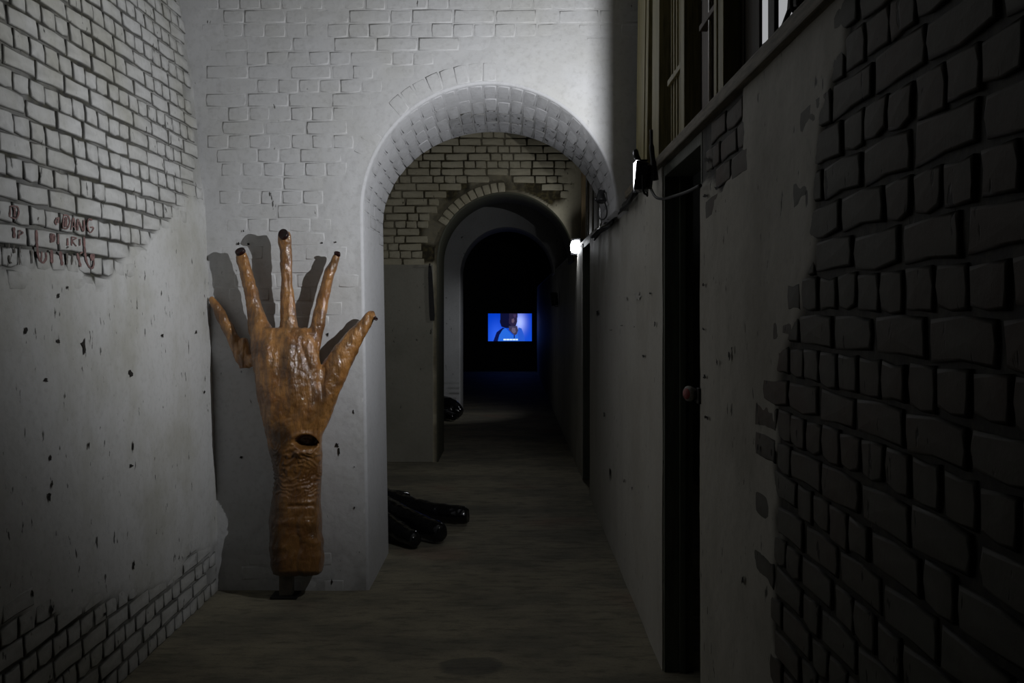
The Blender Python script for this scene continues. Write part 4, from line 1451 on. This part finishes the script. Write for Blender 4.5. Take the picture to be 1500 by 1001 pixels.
# ------------------------------------------------------------------ screen at the end of the passage
DT = 25.0
s0, s1 = ray(715, 500, DT), ray(779, 459.5, DT)
TV = thing('video_screen', ((s0.x + s1.x) / 2, DT, s0.z), 'glowing blue video screen in the dark at the end, woman in white', 'screen')
tw, th_ = s1.x - s0.x, s1.z - s0.z
nx, ny = 128, 80
iu, iv_ = np.meshgrid(np.linspace(0, 1, nx), np.linspace(0, 1, ny), indexing='ij')
u, v = iu.ravel(), 1 - iv_.ravel()          # v: down from the top


def inpoly(poly, u, v):
    r = np.zeros(len(u), bool)
    n = len(poly)
    for i in range(n):
        (xa, ya), (xb, yb) = poly[i], poly[(i + 1) % n]
        c = ((ya > v) != (yb > v))
        with np.errstate(divide='ignore', invalid='ignore'):
            r ^= c & (u < (xb - xa) * (v - ya) / (yb - ya + 1e-12) + xa)
    return r


def sp(pts):
    """pixels of the 1401 x 1001 enlargement -> 0..1"""
    return [((x - 345) / (985 - 345), (y - 290) / (690 - 290)) for x, y in pts]


C = np.zeros((len(u), 3))
bg = np.stack([0.0 + 0.005 * v, 0.042 + 0.03 * v, 0.55 + 0.1 * v], 1)
gl = np.exp(-(((u - .20) / .16) ** 2 + ((v - .75) / .45) ** 2))
bg += gl[:, None] * np.array([.02, .05, .2])
gl = np.exp(-(((u - .72) / .13) ** 2 + ((v - .32) / .34) ** 2)) * (u > .6)
bg += gl[:, None] * np.array([.42, .48, .55])
C[:] = bg


def paint_poly(pts, col, k=1.0):
    q = inpoly(sp(pts), u, v)
    C[q] = C[q] * (1 - k) + np.array(col) * k


paint_poly([(525, 285), (775, 285), (772, 400), (750, 470), (700, 500), (600, 500), (540, 480), (520, 420)], (.004, .005, .03))
paint_poly([(560, 495), (470, 560), (420, 695), (600, 695), (620, 520)], (.003, .006, .07))
paint_poly([(600, 500), (560, 520), (510, 600), (485, 695), (885, 695), (870, 600), (835, 505), (790, 490), (770, 590), (735, 615), (690, 590), (640, 540)], (.02, .14, .72))
paint_poly([(835, 505), (790, 490), (775, 590), (800, 695), (885, 695), (865, 590)], (.02, .10, .62))
paint_poly([(650, 470), (770, 470), (785, 530), (765, 590), (735, 605), (690, 570), (650, 530)], (.045, .04, .09))
paint_poly([(695, 495), (745, 500), (750, 560), (720, 580), (690, 545)], (.12, .10, .17))
paint_poly([(655, 290), (768, 290), (770, 380), (745, 462), (690, 470), (650, 430)], (.022, .016, .05))
paint_poly([(690, 370), (725, 360), (730, 400), (712, 430), (688, 415)], (.11, .075, .12))
paint_poly([(715, 300), (755, 305), (750, 350), (720, 345)], (.05, .03, .09))
paint_poly([(722, 600), (735, 600), (733, 650), (718, 650)], (.004, .01, .1))
dash = ((u * 128).astype(int) % 9) < 8
q = inpoly(sp([(567, 656), (782, 656), (782, 676), (567, 676)]), u, v) & dash
C[q] = (.75, .95, 1.0)
P = np.stack([(iu.ravel() - .5) * tw, np.full(len(u), -0.012), iv_.ravel() * th_], 1)
_, _, Fq = grid(np.arange(nx), np.arange(ny))
m, t, N, L, B = nt('video_picture')
N.remove(B)
e = N.new('ShaderNodeEmission'); at = N.new('ShaderNodeAttribute'); at.attribute_name = 'picture'
L.new(at.outputs['Color'], e.inputs['Color']); e.inputs['Strength'].default_value = 1.0
L.new(e.outputs[0], N['Material Output'].inputs['Surface'])
so = mesh_obj('picture', P, Fq, m, TV)
ca = so.data.attributes.new('picture', 'FLOAT_COLOR', 'POINT')
ca.data.foreach_set('color', np.hstack([C, np.ones((len(C), 1))]).astype(np.float32).ravel())
for (a, b, c_, d_) in ((-tw / 2 - .02, tw / 2 + .02, -.02, -.001), (-tw / 2 - .02, tw / 2 + .02, th_ + .001, th_ + .02), (-tw / 2 - .02, -tw / 2 - .001, -.001, th_ + .001), (tw / 2 + .001, tw / 2 + .02, -.001, th_ + .001)):
    box_obj('bezel', a, b, -0.018, 0.03, c_, d_, M['black_plastic'], TV)
box_obj('back_panel', -tw / 2, tw / 2, -0.008, 0.04, 0, th_, M['black_plastic'], TV)
box_obj('wall_mount', -0.1, 0.1, 0.04, 0.4, th_ / 2 - .1, th_ / 2 + .1, M['black_plastic'], TV)
